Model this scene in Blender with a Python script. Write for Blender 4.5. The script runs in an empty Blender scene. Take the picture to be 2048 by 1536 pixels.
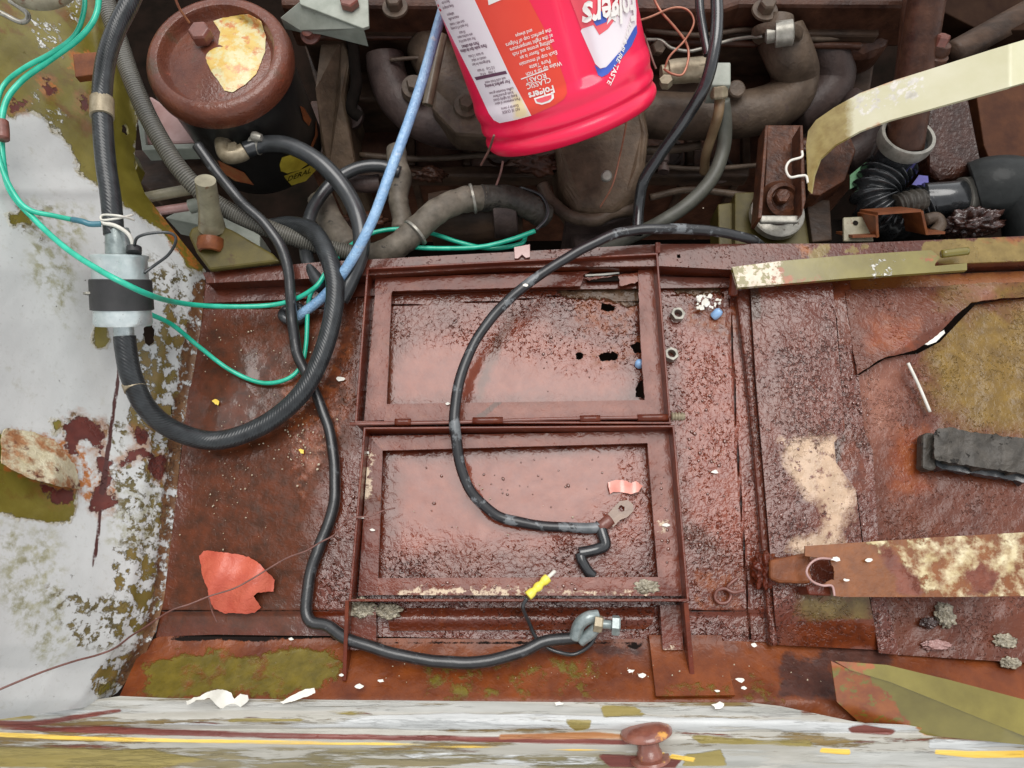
import bpy, bmesh, math, random
import numpy as np
from mathutils import Vector, Matrix, noise
random.seed(7); rnd = random.random
C = bpy.context.scene.collection
# ------------------------------------------------------------------ camera, sky, sun
TILT = math.radians(16); DIST = 0.9; LENS = 26.0; FP = LENS/36*2048
CAM = Vector((0, -DIST*math.sin(TILT), DIST*math.cos(TILT)))
FWD = Vector((0, math.sin(TILT), -math.cos(TILT))); RGT = Vector((1, 0, 0)); UPV = Vector((0, math.cos(TILT), math.sin(TILT)))
cd = bpy.data.cameras.new('camera'); cam = bpy.data.objects.new('camera', cd); C.objects.link(cam)
cd.lens = LENS; cd.sensor_width = 36; cd.clip_start = 0.01; cd.clip_end = 200
cam.location = CAM; cam.rotation_euler = (TILT, 0, 0); bpy.context.scene.camera = cam
SUN_EL, SUN_AZ = math.radians(73), math.radians(10)
w = bpy.data.worlds.new('World'); bpy.context.scene.world = w; w.use_nodes = True
nt = w.node_tree; nt.nodes.clear()
sky = nt.nodes.new('ShaderNodeTexSky'); sky.sky_type = 'NISHITA'; sky.sun_disc = False
sky.sun_elevation = SUN_EL; sky.sun_rotation = SUN_AZ; sky.dust_density = 1; sky.air_density = 1.0
hs = nt.nodes.new('ShaderNodeHueSaturation'); hs.inputs['Saturation'].default_value = 0.1
bg = nt.nodes.new('ShaderNodeBackground'); bg.inputs[1].default_value = 0.15
wo = nt.nodes.new('ShaderNodeOutputWorld')
nt.links.new(sky.outputs[0], hs.inputs['Color']); nt.links.new(hs.outputs[0], bg.inputs[0]); nt.links.new(bg.outputs[0], wo.inputs[0])
sl = bpy.data.lights.new('sun', 'SUN'); sl.energy = 1.5; sl.angle = math.radians(42); sl.color = (1, .97, .93)
so = bpy.data.objects.new('sun', sl); C.objects.link(so)
sd = Vector((math.sin(SUN_AZ)*math.cos(SUN_EL), math.cos(SUN_AZ)*math.cos(SUN_EL), math.sin(SUN_EL)))
so.rotation_euler = sd.to_track_quat('Z', 'Y').to_euler()
vs = bpy.context.scene.view_settings; vs.view_transform = 'Standard'; vs.look = 'None'; vs.exposure = 0.62; vs.gamma = 1
# ------------------------------------------------------------------ geometry helpers
def ray(px, py): return FWD + RGT*((px-1024)/FP) + UPV*((768-py)/FP)
def P(px, py, z=0.0):
    r = ray(px, py); return CAM + r*((z-CAM.z)/r.z)
def depth(p): return (p-CAM).dot(FWD)
def proj(p):
    d = depth(p); return (1024+FP*(p-CAM).dot(RGT)/d, 768-FP*(p-CAM).dot(UPV)/d)
def W(rpx, p): return rpx*depth(p)/FP
def finish(name, me, mat, parent=None, smooth=False, label=None, cat=None, group=None, kind=None, bevel=0, solid=0):
    vs_ = np.empty(len(me.vertices)*3, np.float32); me.vertices.foreach_get('co', vs_); vs_ = vs_.reshape(-1, 3)
    c = (vs_.max(0)+vs_.min(0))/2 if len(vs_) else np.zeros(3)
    me.vertices.foreach_set('co', (vs_-c).ravel()); me.update()
    o = bpy.data.objects.new(name, me); C.objects.link(o)
    loc = Vector(c.tolist())
    if parent is not None:
        o.parent = parent
        q = parent; off = Vector((0, 0, 0))
        while q is not None: off += q.location; q = q.parent
        loc -= off
    o.location = loc
    if mat: me.materials.append(mat)
    if smooth: me.polygons.foreach_set('use_smooth', [True]*len(me.polygons))
    if label: o['label'] = label
    if cat: o['category'] = cat
    if group: o['group'] = group
    if kind: o['kind'] = kind
    if bevel:
        m = o.modifiers.new('bevel', 'BEVEL'); m.width = bevel; m.segments = 2; m.limit_method = 'ANGLE'; m.angle_limit = math.radians(35)
    if solid:
        m = o.modifiers.new('solid', 'SOLIDIFY'); m.thickness = solid; m.offset = -1
    return o
def thing(name, label, cat, loc, group=None):
    o = bpy.data.objects.new(name, None); C.objects.link(o); o.location = loc; o.empty_display_size = .02
    o['label'] = label; o['category'] = cat
    if group: o['group'] = group
    return o
def mk(verts, faces):
    me = bpy.data.meshes.new('m'); me.from_pydata([tuple(v) for v in verts], [], faces); me.update(); return me
def spline(pts, n):
    """Catmull-Rom through points"""
    pts = [Vector(p) for p in pts]
    if len(pts) == 2: return [pts[0].lerp(pts[1], i/n) for i in range(n+1)]
    e = [pts[0]*2-pts[1]]+pts+[pts[-1]*2-pts[-2]]; out = []
    for i in range(1, len(e)-2):
        p0, p1, p2, p3 = e[i-1:i+3]
        for k in range(n):
            t = k/n
            out.append(0.5*((2*p1)+(p2-p0)*t+(2*p0-5*p1+4*p2-p3)*t*t+(3*p1-p0-3*p2+p3)*t**3))
    out.append(pts[-1]); return out
def sweep(path, rad, seg=14, caps=True, flat=1.0):
    verts = []; faces = []; uvv = []
    n = len(path); T = []
    for i in range(n):
        t = (path[min(i+1, n-1)]-path[max(i-1, 0)]); T.append(t.normalized() if t.length > 1e-9 else (T[-1] if T else Vector((1, 0, 0))))
    u = T[0].orthogonal().normalized(); L = 0
    for i in range(n):
        u = (u-T[i]*u.dot(T[i])).normalized(); v = T[i].cross(u)
        r = rad(i/(n-1)) if callable(rad) else rad
        if i: L += (path[i]-path[i-1]).length
        uvv.append(L)
        for k in range(seg):
            a = 2*math.pi*k/seg; verts.append(path[i]+u*(math.cos(a)*r)+v*(math.sin(a)*r*flat))
    fu = []
    for i in range(n-1):
        for k in range(seg):
            k2 = (k+1) % seg
            faces.append((i*seg+k, i*seg+k2, (i+1)*seg+k2, (i+1)*seg+k)); fu.append((i, k))
    nside = len(faces)
    if caps: faces.append(tuple(range(seg))[::-1]); faces.append(tuple((n-1)*seg+k for k in range(seg)))
    me = mk(verts, faces); uv = me.uv_layers.new(name='UVMap')
    per = 2*math.pi
    li = 0
    for f, (i, k) in enumerate(fu):
        for (a, b) in ((i, k), (i, k+1), (i+1, k+1), (i+1, k)):
            uv.data[li].uv = (b/seg, uvv[a]*100); li += 1
    return me
def tube(name, pts, rpx, mat, parent=None, n=10, seg=14, rib=None, wob=0, **kw):
    w_ = [P(*p) for p in pts]; path = spline(w_, n)
    if wob: path = [p+Vector(noise.noise_vector(p*35))*wob for p in path]
    r0 = W(rpx, w_[len(w_)//2]); rad = r0
    if rib: rad = lambda t: r0*(1+rib[1]*math.sin(t*2*math.pi*rib[0]))
    elif wob: rad = lambda t: r0*(1+.08*noise.noise(Vector((t*20, rpx, 0))))
    return finish(name, sweep(path, rad, seg), mat, parent, smooth=True, **kw)
def lathe(name, base, axis, prof, mat, parent=None, seg=40, smooth=True, squash=None, **kw):
    """prof = [(r, h)...] along axis from base; sharp where a point repeats"""
    ax = axis.normalized(); u = ax.orthogonal().normalized(); v = ax.cross(u); verts = []; faces = []
    for r, h in prof:
        for k in range(seg):
            a = 2*math.pi*k/seg; verts.append(base+ax*h+u*(math.cos(a)*r)+v*(math.sin(a)*r))
    n = len(prof)
    for i in range(n-1):
        for k in range(seg):
            k2 = (k+1) % seg; faces.append((i*seg+k, i*seg+k2, (i+1)*seg+k2, (i+1)*seg+k))
    faces.append(tuple(range(seg))[::-1]); faces.append(tuple((n-1)*seg+k for k in range(seg)))
    o = finish(name, mk(verts, faces), mat, parent, smooth=smooth, **kw)
    if smooth:
        m = o.modifiers.new('es', 'EDGE_SPLIT'); m.split_angle = math.radians(40)
    return o
def hexn(name, base, axis, r, h, mat, parent=None, rot=0, hole=0, **kw):
    ax = axis.normalized(); u = ax.orthogonal().normalized(); v = ax.cross(u)
    bm = bmesh.new()
    def ring(rr, hh, s=6): return [bm.verts.new(base+ax*hh+u*(math.cos(rot+2*math.pi*k/s)*rr)+v*(math.sin(rot+2*math.pi*k/s)*rr)) for k in range(s)]
    if hole:
        s = 24
        def hx(rr, hh):
            o = []
            for k in range(s):
                a = 2*math.pi*k/s; q = ((a+math.pi/6) % (math.pi/3))-math.pi/6
                R = rr*math.cos(math.pi/6)/math.cos(((a) % (math.pi/3))-math.pi/6); o.append(bm.verts.new(base+ax*hh+u*(math.cos(rot+a)*R)+v*(math.sin(rot+a)*R)))
            return o
        A, B = hx(r, 0), hx(r, h); c, d = ring(hole, h, s), ring(hole, 0, s)
        for R1, R2 in ((A, B), (B, c), (c, d)):
            for k in range(s): bm.faces.new((R1[k], R1[(k+1) % s], R2[(k+1) % s], R2[k]))
    else:
        A, B, D = ring(r, 0), ring(r, h*.82), ring(r*.86, h)
        for R1, R2 in ((A, B), (B, D)):
            for k in range(6): bm.faces.new((R1[k], R1[(k+1) % 6], R2[(k+1) % 6], R2[k]))
        bm.faces.new(D); bm.faces.new(A[::-1])
    bmesh.ops.recalc_face_normals(bm, faces=bm.faces)
    me = bpy.data.meshes.new('m'); bm.to_mesh(me); bm.free()
    return finish(name, me, mat, parent, **kw)
def prism(name, poly, z1, z0, mat, parent=None, bevel=.0015, **kw):
    """pixel polygon at height z1 dropped straight down to z0; z1 may be a list"""
    zz = z1 if isinstance(z1, (list, tuple)) else [z1]*len(poly)
    top = [P(x, y, z) for (x, y), z in zip(poly, zz)]
    bot = [Vector((p.x, p.y, z0)) for p in top]; n = len(poly)
    faces = [tuple(range(n)), tuple(range(2*n-1, n-1, -1))]+[(i, i+n, (i+1) % n+n, (i+1) % n) for i in range(n)]
    me = mk(top+bot, faces); bm = bmesh.new(); bm.from_mesh(me); bmesh.ops.recalc_face_normals(bm, faces=bm.faces); bm.to_mesh(me); bm.free()
    return finish(name, me, mat, parent, bevel=bevel, **kw)
def sdf(pts, poly):
    p = np.asarray(pts, float); v = np.asarray(poly, float); n = len(v); d = np.full(len(p), 1e18); ins = np.zeros(len(p), bool)
    for i in range(n):
        a, b = v[i], v[(i+1) % n]; e = b-a; wv = p-a
        t = np.clip((wv@e)/(e@e+1e-12), 0, 1); q = wv-t[:, None]*e; d = np.minimum(d, (q**2).sum(1))
        c = (a[1] <= p[:, 1]) != (b[1] <= p[:, 1])
        with np.errstate(divide='ignore', invalid='ignore'): xi = a[0]+(p[:, 1]-a[1])*e[0]/(e[1] if e[1] else 1e-9)
        ins ^= c & (p[:, 0] < xi)
    return np.where(ins, 1, -1)*np.sqrt(d)
def line_poly(pts, wd):
    L = []; R = []
    for i, (x, y) in enumerate(pts):
        a = pts[max(i-1, 0)]; b = pts[min(i+1, len(pts)-1)]; dx, dy = b[0]-a[0], b[1]-a[1]; l = math.hypot(dx, dy) or 1
        ww = wd[i] if isinstance(wd, (list, tuple)) else wd
        L.append((x-dy/l*ww/2, y+dx/l*ww/2)); R.append((x+dy/l*ww/2, y-dx/l*ww/2))
    return L+R[::-1]
from mathutils.geometry import delaunay_2d_cdt
def dens(poly, st, jag, sd=3.1):
    out = []; n = len(poly)
    for i in range(n):
        a, b = Vector(poly[i]), Vector(poly[(i+1) % n]); k = max(1, int((b-a).length/st+.5))
        for j in range(k):
            p = a.lerp(b, j/k)
            if jag:
                v = Vector(noise.noise_vector(Vector((p.x*.07, p.y*.07, sd))))+.6*Vector(noise.noise_vector(Vector((p.x*.22, p.y*.22, sd+4))))
                p = p+Vector((v.x, v.y))*jag*1.6
            out.append((p.x, p.y))
    return out
def sheet(name, clip, zf, mat, step=8, masks=None, holes=(), solid=.002, rough=0, jag=0, parent=None, smooth=True, **kw):
    st = step*(.6 if jag else 1)
    outer = dens(clip, st, jag); hls = [dens(h, min(st, 3), max(jag, 2.2), 9+i) for i, h in enumerate(holes)]
    co = np.array(outer); x0, y0 = co.min(0); x1, y1 = co.max(0)
    gx, gy = np.meshgrid(np.arange(x0, x1, step), np.arange(y0, y1, step)); g = np.stack([gx.ravel(), gy.ravel()], 1)
    if len(g):
        sg = sdf(g, outer)
        for h in hls: sg = np.minimum(sg, -sdf(g, h))
        g = g[sg > step*.45]
    pts = [Vector(p) for p in outer]; ed = [(i, (i+1) % len(outer)) for i in range(len(outer))]
    for h in hls:
        b0 = len(pts); pts += [Vector(p) for p in h]; ed += [(b0+i, b0+(i+1) % len(h)) for i in range(len(h))]
    pts += [Vector(p) for p in g.tolist()]
    vo, _, fo, _, _, _ = delaunay_2d_cdt(pts, ed, [], 0, 1e-4)
    va = np.array([tuple(v) for v in vo]); fa = np.array([f[:3] for f in fo]); ce = va[fa].mean(1)
    sc = sdf(ce, outer)
    for h in hls: sc = np.minimum(sc, -sdf(ce, h))
    fa = fa[sc > 0]; used = np.unique(fa); re = {int(v): i for i, v in enumerate(used)}
    verts = []
    for x, y in va[used].tolist():
        z = zf(x, y)
        if rough: z += rough*noise.fractal(Vector((x*.02, y*.02, len(name))), 1.0, 2.0, 4)
        verts.append(P(x, y, z))
    me = mk(verts, [tuple(re[int(v)] for v in f) for f in fa])
    for mn, polys in (masks or {}).items():
        v = np.full(len(used), -400.0)
        for pl in polys: v = np.maximum(v, sdf(va[used], pl))
        at = me.attributes.new(mn, 'FLOAT', 'POINT'); at.data.foreach_set('value', (np.clip(v, -400, 400)+500).astype(np.float32))
    if sum(p.normal.z*p.area for p in me.polygons) < 0: me.flip_normals()
    o = finish(name, me, mat, parent, smooth=smooth, solid=solid, **kw)
    if solid and smooth:
        m = o.modifiers.new('es', 'EDGE_SPLIT'); m.split_angle = math.radians(50)
    return o
def plate(name, poly, z, th, mat, parent=None, step=10, **kw):
    zf = z if callable(z) else (lambda x, y: z)
    return sheet(name, poly, zf, mat, step=step, solid=th, parent=parent, **kw)
def text(name, body, size, place, mat, parent, bold=0.0, align='CENTER', sx=1.0, shear=0.0, res=2):
    cu = bpy.data.curves.new('t', 'FONT'); cu.body = body; cu.size = size; cu.align_x = align; cu.align_y = 'CENTER'; cu.offset = bold; cu.resolution_u = res; cu.shear = shear
    ob = bpy.data.objects.new('t', cu); C.objects.link(ob)
    dg = bpy.context.evaluated_depsgraph_get(); me = bpy.data.meshes.new_from_object(ob.evaluated_get(dg))
    bpy.data.objects.remove(ob); bpy.data.curves.remove(cu)
    for v in me.vertices: v.co = place(v.co.x*sx, v.co.y)
    me.materials.clear()
    return finish(name, me, mat, parent)
# ------------------------------------------------------------------ materials
def mat(name, c1, c2, sc=40, rough=.5, bump=(250, .3), coat=0, coatr=.12, cior=1.5, metal=0, layers=(), stretch=(1, 1, 1), spec=.5, det=6, dark_marks=None, wave=None, dist=.0006, big=0, tint=None):
    m = bpy.data.materials.new(name); m.use_nodes = True; t = m.node_tree; N = t.nodes; L = t.links
    b = N['Principled BSDF']
    tc = N.new('ShaderNodeTexCoord'); mp = N.new('ShaderNodeMapping'); L.new(tc.outputs['Object'], mp.inputs[0]); mp.inputs['Scale'].default_value = stretch
    def nz(scale, detail=6, rg=.6, off=0, dis=0):
        n = N.new('ShaderNodeTexNoise'); n.inputs['Scale'].default_value = scale; n.inputs['Detail'].default_value = detail; n.inputs['Roughness'].default_value = rg; n.inputs['Distortion'].default_value = dis
        if off:
            a = N.new('ShaderNodeVectorMath'); a.operation = 'ADD'; a.inputs[1].default_value = (off, off*.7, off*.3); L.new(mp.outputs[0], a.inputs[0]); L.new(a.outputs[0], n.inputs[0])
        else: L.new(mp.outputs[0], n.inputs[0])
        return n.outputs['Fac']
    def mth(op, a, bb, c=None, clamp=False):
        n = N.new('ShaderNodeMath'); n.operation = op; n.use_clamp = clamp
        for i, x in enumerate((a, bb, c)):
            if x is None: continue
            if isinstance(x, (int, float)): n.inputs[i].default_value = x
            else: L.new(x, n.inputs[i])
        return n.outputs[0]
    def mix(f, a, bb):
        n = N.new('ShaderNodeMix'); n.data_type = 'RGBA'
        if isinstance(f, (int, float)): n.inputs[0].default_value = f
        else: L.new(f, n.inputs[0])
        for i, x in ((6, a), (7, bb)):
            if isinstance(x, tuple): n.inputs[i].default_value = (*x[:3], 1)
            else: L.new(x, n.inputs[i])
        return n.outputs[2]
    f = mth('MULTIPLY_ADD', nz(sc, det), 2.6, -.8, clamp=True)
    col = mix(f, c1, c2); rg = rough; ct = coat
    if isinstance(rough, tuple): rg = mth('MULTIPLY_ADD', nz(sc*1.7, 4, off=4), (rough[1]-rough[0])*2, rough[0]-(rough[1]-rough[0])*.5)
    h = None
    if bump:
        h = mth('MULTIPLY_ADD', nz(bump[0], 3, .55, off=1.3, dis=.6), bump[1], -.5*bump[1])
        if big: h = mth('ADD', h, mth('MULTIPLY_ADD', nz(bump[0]/7, 2, .5, off=6), big, -.5*big))
    if dark_marks:   # (scale, threshold, colour): relief dents, with dark reflections put into their colour
        pn = mth('MULTIPLY_ADD', nz(dark_marks[0]/11, 3, .55, off=7.7), .62, nz(dark_marks[0], 2, .5, off=2.7, dis=.6)); pm = mth('MULTIPLY_ADD', pn, -13, 13*(dark_marks[1]+.31), clamp=True)
        if len(dark_marks) > 3:
            pa_ = N.new('ShaderNodeAttribute'); pa_.attribute_name = dark_marks[3]; pm = mth('MULTIPLY', pm, mth('MULTIPLY_ADD', pa_.outputs['Fac'], -1/16, 500/16, clamp=True))
        col = mix(mth('MULTIPLY', pm, .38), col, dark_marks[2]); h = mth('SUBTRACT', h, mth('MULTIPLY', pm, .55))
    if wave:
        wt = N.new('ShaderNodeTexWave'); uvn = N.new('ShaderNodeUVMap'); wm = N.new('ShaderNodeMapping'); L.new(uvn.outputs[0], wm.inputs[0]); L.new(wm.outputs[0], wt.inputs[0])
        wm.inputs['Rotation'].default_value = (0, 0, 0); wm.inputs['Scale'].default_value = (wave[2], 1, 1)
        wt.bands_direction = 'DIAGONAL' if wave[2] else 'Y'; wt.inputs['Scale'].default_value = wave[0]; wt.inputs['Distortion'].default_value = .4
        col = mix(mth('MULTIPLY', wt.outputs['Fac'], wave[3]), col, wave[4]); h = mth('ADD', h, mth('MULTIPLY', wt.outputs['Fac'], wave[1]))
    for i, ly in enumerate(layers):
        off = ly.get('off', 9.1+i*3.3); s_ = ly.get('sc', 40); n = nz(s_, ly.get('det', 8), ly.get('rg', .68), off=off, dis=ly.get('dis', 0))
        if 'attr' in ly:
            at = N.new('ShaderNodeAttribute'); at.attribute_name = ly['attr']
            v = mth('ADD', at.outputs['Fac'], mth('MULTIPLY_ADD', n, 2*ly.get('amp', 15)*1.6, -ly.get('amp', 15)*1.6-500+ly.get('shift', 0)))
            v = mth('MULTIPLY_ADD', v, 1/ly.get('soft', 3), .5, clamp=True)
            if 'noise' in ly:
                n2 = nz(ly['noise'][0], 8, .65, off=off+2); v = mth('MULTIPLY', v, mth('MULTIPLY_ADD', n2, ly['noise'][2] if len(ly['noise']) > 2 else 18, -(ly['noise'][2] if len(ly['noise']) > 2 else 18)*ly['noise'][1], clamp=True))
        else:
            k = ly.get('hard', 18); v = mth('MULTIPLY_ADD', n, k, -k*ly['thr'], clamp=True)
        if 'k' in ly: v = mth('MULTIPLY', v, ly['k'])
        cc = ly['c']
        if isinstance(cc[0], tuple): cc = mix(mth('MULTIPLY_ADD', nz(ly.get('csc', 70), 6, off=off+5), 3, -1, clamp=True), cc[0], cc[1])
        if cc is not None and not ly.get('nocol'): col = mix(v, col, cc)
        if 'rough' in ly:
            mm = N.new('ShaderNodeMix'); mm.data_type = 'FLOAT'; L.new(v, mm.inputs[0])
            if isinstance(rg, (int, float)): mm.inputs[2].default_value = rg
            else: L.new(rg, mm.inputs[2])
            mm.inputs[3].default_value = ly['rough']; rg = mm.outputs[0]
        if 'coat' in ly:
            mm = N.new('ShaderNodeMix'); mm.data_type = 'FLOAT'; L.new(v, mm.inputs[0])
            if isinstance(ct, (int, float)): mm.inputs[2].default_value = ct
            else: L.new(ct, mm.inputs[2])
            mm.inputs[3].default_value = ly['coat']; ct = mm.outputs[0]
        if 'flat' in ly and h is not None:
            h = mth('MULTIPLY', h, mth('MULTIPLY_ADD', v, -ly['flat'], 1.0))
        if 'h' in ly and h is not None: h = mth('ADD', h, mth('MULTIPLY', v, ly['h']))
    if tint:
        mt = N.new('ShaderNodeVectorMath'); mt.operation = 'MULTIPLY'; L.new(col, mt.inputs[0]); mt.inputs[1].default_value = tint; col = mt.outputs[0]
    L.new(col, b.inputs['Base Color'])
    for nm, x in (('Roughness', rg), ('Coat Weight', ct)):
        if isinstance(x, (int, float)): b.inputs[nm].default_value = x
        else: L.new(x, b.inputs[nm])
    b.inputs['Metallic'].default_value = metal; b.inputs['Coat Roughness'].default_value = coatr; b.inputs['Coat IOR'].default_value = cior
    b.inputs['Specular IOR Level'].default_value = spec
    if h is not None:
        bp = N.new('ShaderNodeBump'); bp.inputs['Strength'].default_value = 1; bp.inputs['Distance'].default_value = dist; L.new(h, bp.inputs['Height'])
        L.new(bp.outputs[0], b.inputs['Normal']); L.new(bp.outputs[0], b.inputs['Coat Normal'])
    return m
OLIVE = ((.12, .095, .012), (.20, .165, .028)); GREY = ((.42, .44, .445), (.62, .635, .635))
RUST = ((.10, .022, .008), (.20, .05, .018)); DKRED = ((.075, .014, .010), (.13, .025, .016)); ORNG = ((.30, .09, .015), (.42, .15, .03))
m_fender = mat('grey_paint_peeling', (.47, .48, .47), (.57, .575, .56), sc=9, rough=(.4, .6), bump=(200, .2), coat=.15, coatr=.3, layers=[
    dict(thr=.56, sc=220, c=((.34, .34, .31), (.45, .45, .41)), hard=9, k=.4),
    dict(thr=.60, sc=45, c=((.32, .31, .24), (.46, .45, .38)), hard=7, k=.7),
    dict(attr='streak', amp=25, soft=30, sc=60, c=((.22, .21, .12), (.40, .39, .28)), noise=(90, .45, 6)),
    dict(thr=.665, sc=110, c=(.06, .05, .03), rough=.5, h=-.5),
    dict(attr='speck', amp=30, soft=20, sc=70, noise=(120, .50), c=((.07, .055, .02), (.18, .14, .05)), h=-.8),
    dict(attr='olive', amp=20, soft=5, sc=38, off=33, shift=5, c=((.55, .53, .45), (.36, .32, .22)), csc=90, h=.8),
    dict(attr='olive', amp=20, soft=2, sc=38, off=33, c=OLIVE, rough=.28, h=-2.0, csc=20),
    dict(attr='olive', amp=20, soft=20, sc=38, off=33, shift=-30, noise=(26, .52, 9), c=((.15, .06, .012), (.11, .075, .012)), csc=60),
    dict(attr='mottle', amp=26, soft=4, sc=60, noise=(75, .47, 22), c=((.13, .10, .018), (.20, .13, .035)), h=-1.6),
    dict(attr='flake', amp=18, soft=4, sc=110, noise=(140, .52), c=((.50, .50, .47), (.66, .66, .63)), h=1.2, rough=.5),
    dict(attr='orange', amp=22, soft=8, sc=80, noise=(120, .42, 8), c=ORNG, rough=.5),
    dict(attr='rust', amp=16, soft=16, sc=80, shift=10, k=.7, noise=(70, .42, 8), c=((.36, .17, .07), (.24, .09, .03))),
    dict(attr='rust', amp=19, soft=2.5, sc=70, c=DKRED, rough=.4, h=-1.4),
    dict(attr='crust', amp=14, soft=4, sc=90, noise=(90, .42), c=((.075, .024, .008), (.20, .10, .04)), rough=.55, h=-1.0),
    dict(attr='drip', amp=2, soft=1.5, sc=60, c=(.06, .015, .012))])
m_floor = mat('wet_rust_floor', (.085, .013, .003), (.16, .029, .007), tint=(.80, .66, .42), sc=24, rough=.5, spec=.2, bump=(165, .42), big=.16, coat=.95, coatr=.05, cior=1.46, dist=.0028, dark_marks=(230, .385, (.022, .005, .002), 'calm'), layers=[
    dict(thr=.54, sc=7, det=4, hard=6, k=.7, c=((.055, .016, .004), (.10, .03, .008))),
    dict(thr=.50, sc=14, c=((.18, .038, .008), (.12, .026, .006)), hard=5, k=.75),
    dict(attr='brown', amp=45, soft=60, sc=22, c=((.055, .018, .006), (.125, .032, .009)), rough=.6, coat=.10, flat=.5),
    dict(attr='pink', amp=30, soft=40, sc=26, c=((.19, .032, .010), (.26, .062, .032)), coat=1, csc=70),  # sky sheen put into the colour: lighter, redder zones under the film
    dict(attr='orange', amp=22, soft=14, sc=60, noise=(80, .42, 6), c=((.18, .04, .01), (.25, .075, .018)), coat=.5),
    dict(attr='streaks', amp=10, soft=10, sc=70, c=((.10, .022, .006), (.16, .04, .01))),
    dict(attr='slick', amp=22, soft=60, sc=50, c=(0, 0, 0), nocol=True, rough=.35, coat=.85, flat=.86),
    dict(attr='mud', amp=16, soft=6, sc=70, c=((.05, .03, .02), (.14, .085, .06)), rough=.6, coat=.4, h=.8),
    dict(attr='seam', amp=1.5, soft=2, sc=40, c=(.02, .008, .006), h=-2),
    dict(thr=.735, sc=190, c=(.40, .30, .20), rough=.5)])
m_frame = mat('wet_rust_frame', (.09, .013, .004), (.165, .030, .010), tint=(.80, .66, .42), sc=26, rough=.5, spec=.2, bump=(170, .26), big=.2, coat=.65, coatr=.08, cior=1.38, dist=.0020, layers=[
    dict(thr=.54, sc=7, det=4, hard=6, k=.7, c=((.055, .016, .004), (.10, .03, .008))),
    dict(thr=.54, sc=16, c=((.13, .035, .010), (.22, .055, .014)), hard=5, k=.8),
    dict(attr='pink', amp=30, soft=50, sc=30, c=((.18, .036, .016), (.25, .066, .038)), coat=.9),  # sky sheen on the ledges, put into the colour
    dict(thr=.62, sc=45, c=((.20, .05, .02), (.26, .08, .03)), hard=6),
    dict(attr='chalk', amp=14, soft=5, sc=120, noise=(150, .46), c=((.62, .60, .70), (.88, .86, .98)), rough=.6, coat=0),
    dict(attr='dark', amp=8, soft=4, sc=50, c=(.09, .028, .014)),
    dict(thr=.75, sc=220, c=(.45, .3, .2))])
m_channel = mat('wet_rough_primer', (.09, .018, .008), (.165, .042, .026), tint=(.80, .66, .42), sc=20, rough=.5, spec=.2, bump=(170, .48), big=.16, coat=.95, coatr=.05, cior=1.46, dist=.0028, dark_marks=(230, .40, (.022, .006, .003)), layers=[
    dict(thr=.54, sc=7, det=4, hard=6, k=.7, c=((.055, .016, .004), (.10, .03, .008))),
    dict(thr=.53, sc=16, c=((.17, .045, .018), (.13, .032, .014)), hard=4, k=.7),
    dict(attr='buff', amp=30, soft=26, sc=34, noise=(90, .34, 9), c=((.50, .42, .44), (.68, .58, .62)), flat=.6, coat=.4),
    dict(attr='oliv', amp=30, soft=30, sc=45, c=((.13, .09, .025), (.25, .20, .08)), flat=.5),
    dict(attr='rust', amp=10, soft=6, sc=40, c=RUST, flat=.6),
    dict(attr='dark', amp=8, soft=5, sc=60, c=(.07, .03, .02))])
m_rplate = mat('wet_orange_rust_plate', (.085, .018, .005), (.16, .042, .018), tint=(.80, .66, .42), sc=22, spec=.25, rough=.5, bump=(190, .35), big=.3, coat=.6, coatr=.14, cior=1.4, dist=.0018, dark_marks=(260, .38, (.06, .016, .007)), layers=[
    dict(thr=.47, sc=14, c=((.17, .038, .007), (.13, .035, .006)), hard=4, k=.85),
    dict(attr='olv', amp=50, soft=60, sc=28, c=((.14, .088, .008), (.23, .155, .014))),
    dict(attr='org', amp=30, soft=30, sc=60, c=((.20, .04, .008), (.27, .075, .015))),
    dict(attr='pnk', amp=30, soft=50, sc=40, c=((.22, .09, .085), (.32, .155, .15))),
    dict(thr=.71, sc=260, c=(.50, .32, .2))])
m_olive = mat('olive_paint', OLIVE[0], OLIVE[1], sc=20, rough=.3, bump=(90, .15), coat=.4, coatr=.15, layers=[
    dict(attr='rust', amp=24, soft=5, sc=50, noise=(70, .40), c=((.20, .05, .015), (.30, .09, .02)), rough=.4),
    dict(attr='pale', amp=20, soft=6, sc=60, noise=(120, .45), c=((.45, .36, .26), (.6, .52, .4))),
    dict(attr='white', amp=20, soft=5, sc=80, noise=(150, .52), c=(.68, .66, .6), h=1),
    dict(thr=.70, sc=120, c=(.08, .03, .01))])
m_olived = mat('dark_olive', (.045, .035, .008), (.10, .078, .016), sc=30, rough=.45, spec=.3, bump=(90, .3), layers=[dict(thr=.58, sc=50, c=(.05, .018, .008), hard=8)])  # darker variant of the olive paint, with brown spots
m_sill = mat('sill_paint', (.11, .022, .004), (.25, .062, .009), tint=(.8, .74, .6), sc=30, rough=.5, spec=.25, bump=(130, .5), coat=.3, coatr=.12, cior=1.4, dist=.0014, layers=[
    dict(attr='olive', amp=34, soft=9, sc=45, noise=(28, .32, 7), c=((.11, .088, .006), (.18, .142, .012)), h=.5),
    dict(attr='mott', amp=26, soft=12, sc=60, noise=(60, .48, 9), c=((.12, .095, .008), (.19, .15, .018)), h=.5),
    dict(attr='dark', amp=20, soft=12, sc=50, c=((.05, .015, .010), (.10, .032, .022))),
    dict(attr='hole', amp=5, soft=2, sc=120, c=(.008, .004, .003), rough=.9, coat=0)])
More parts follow.
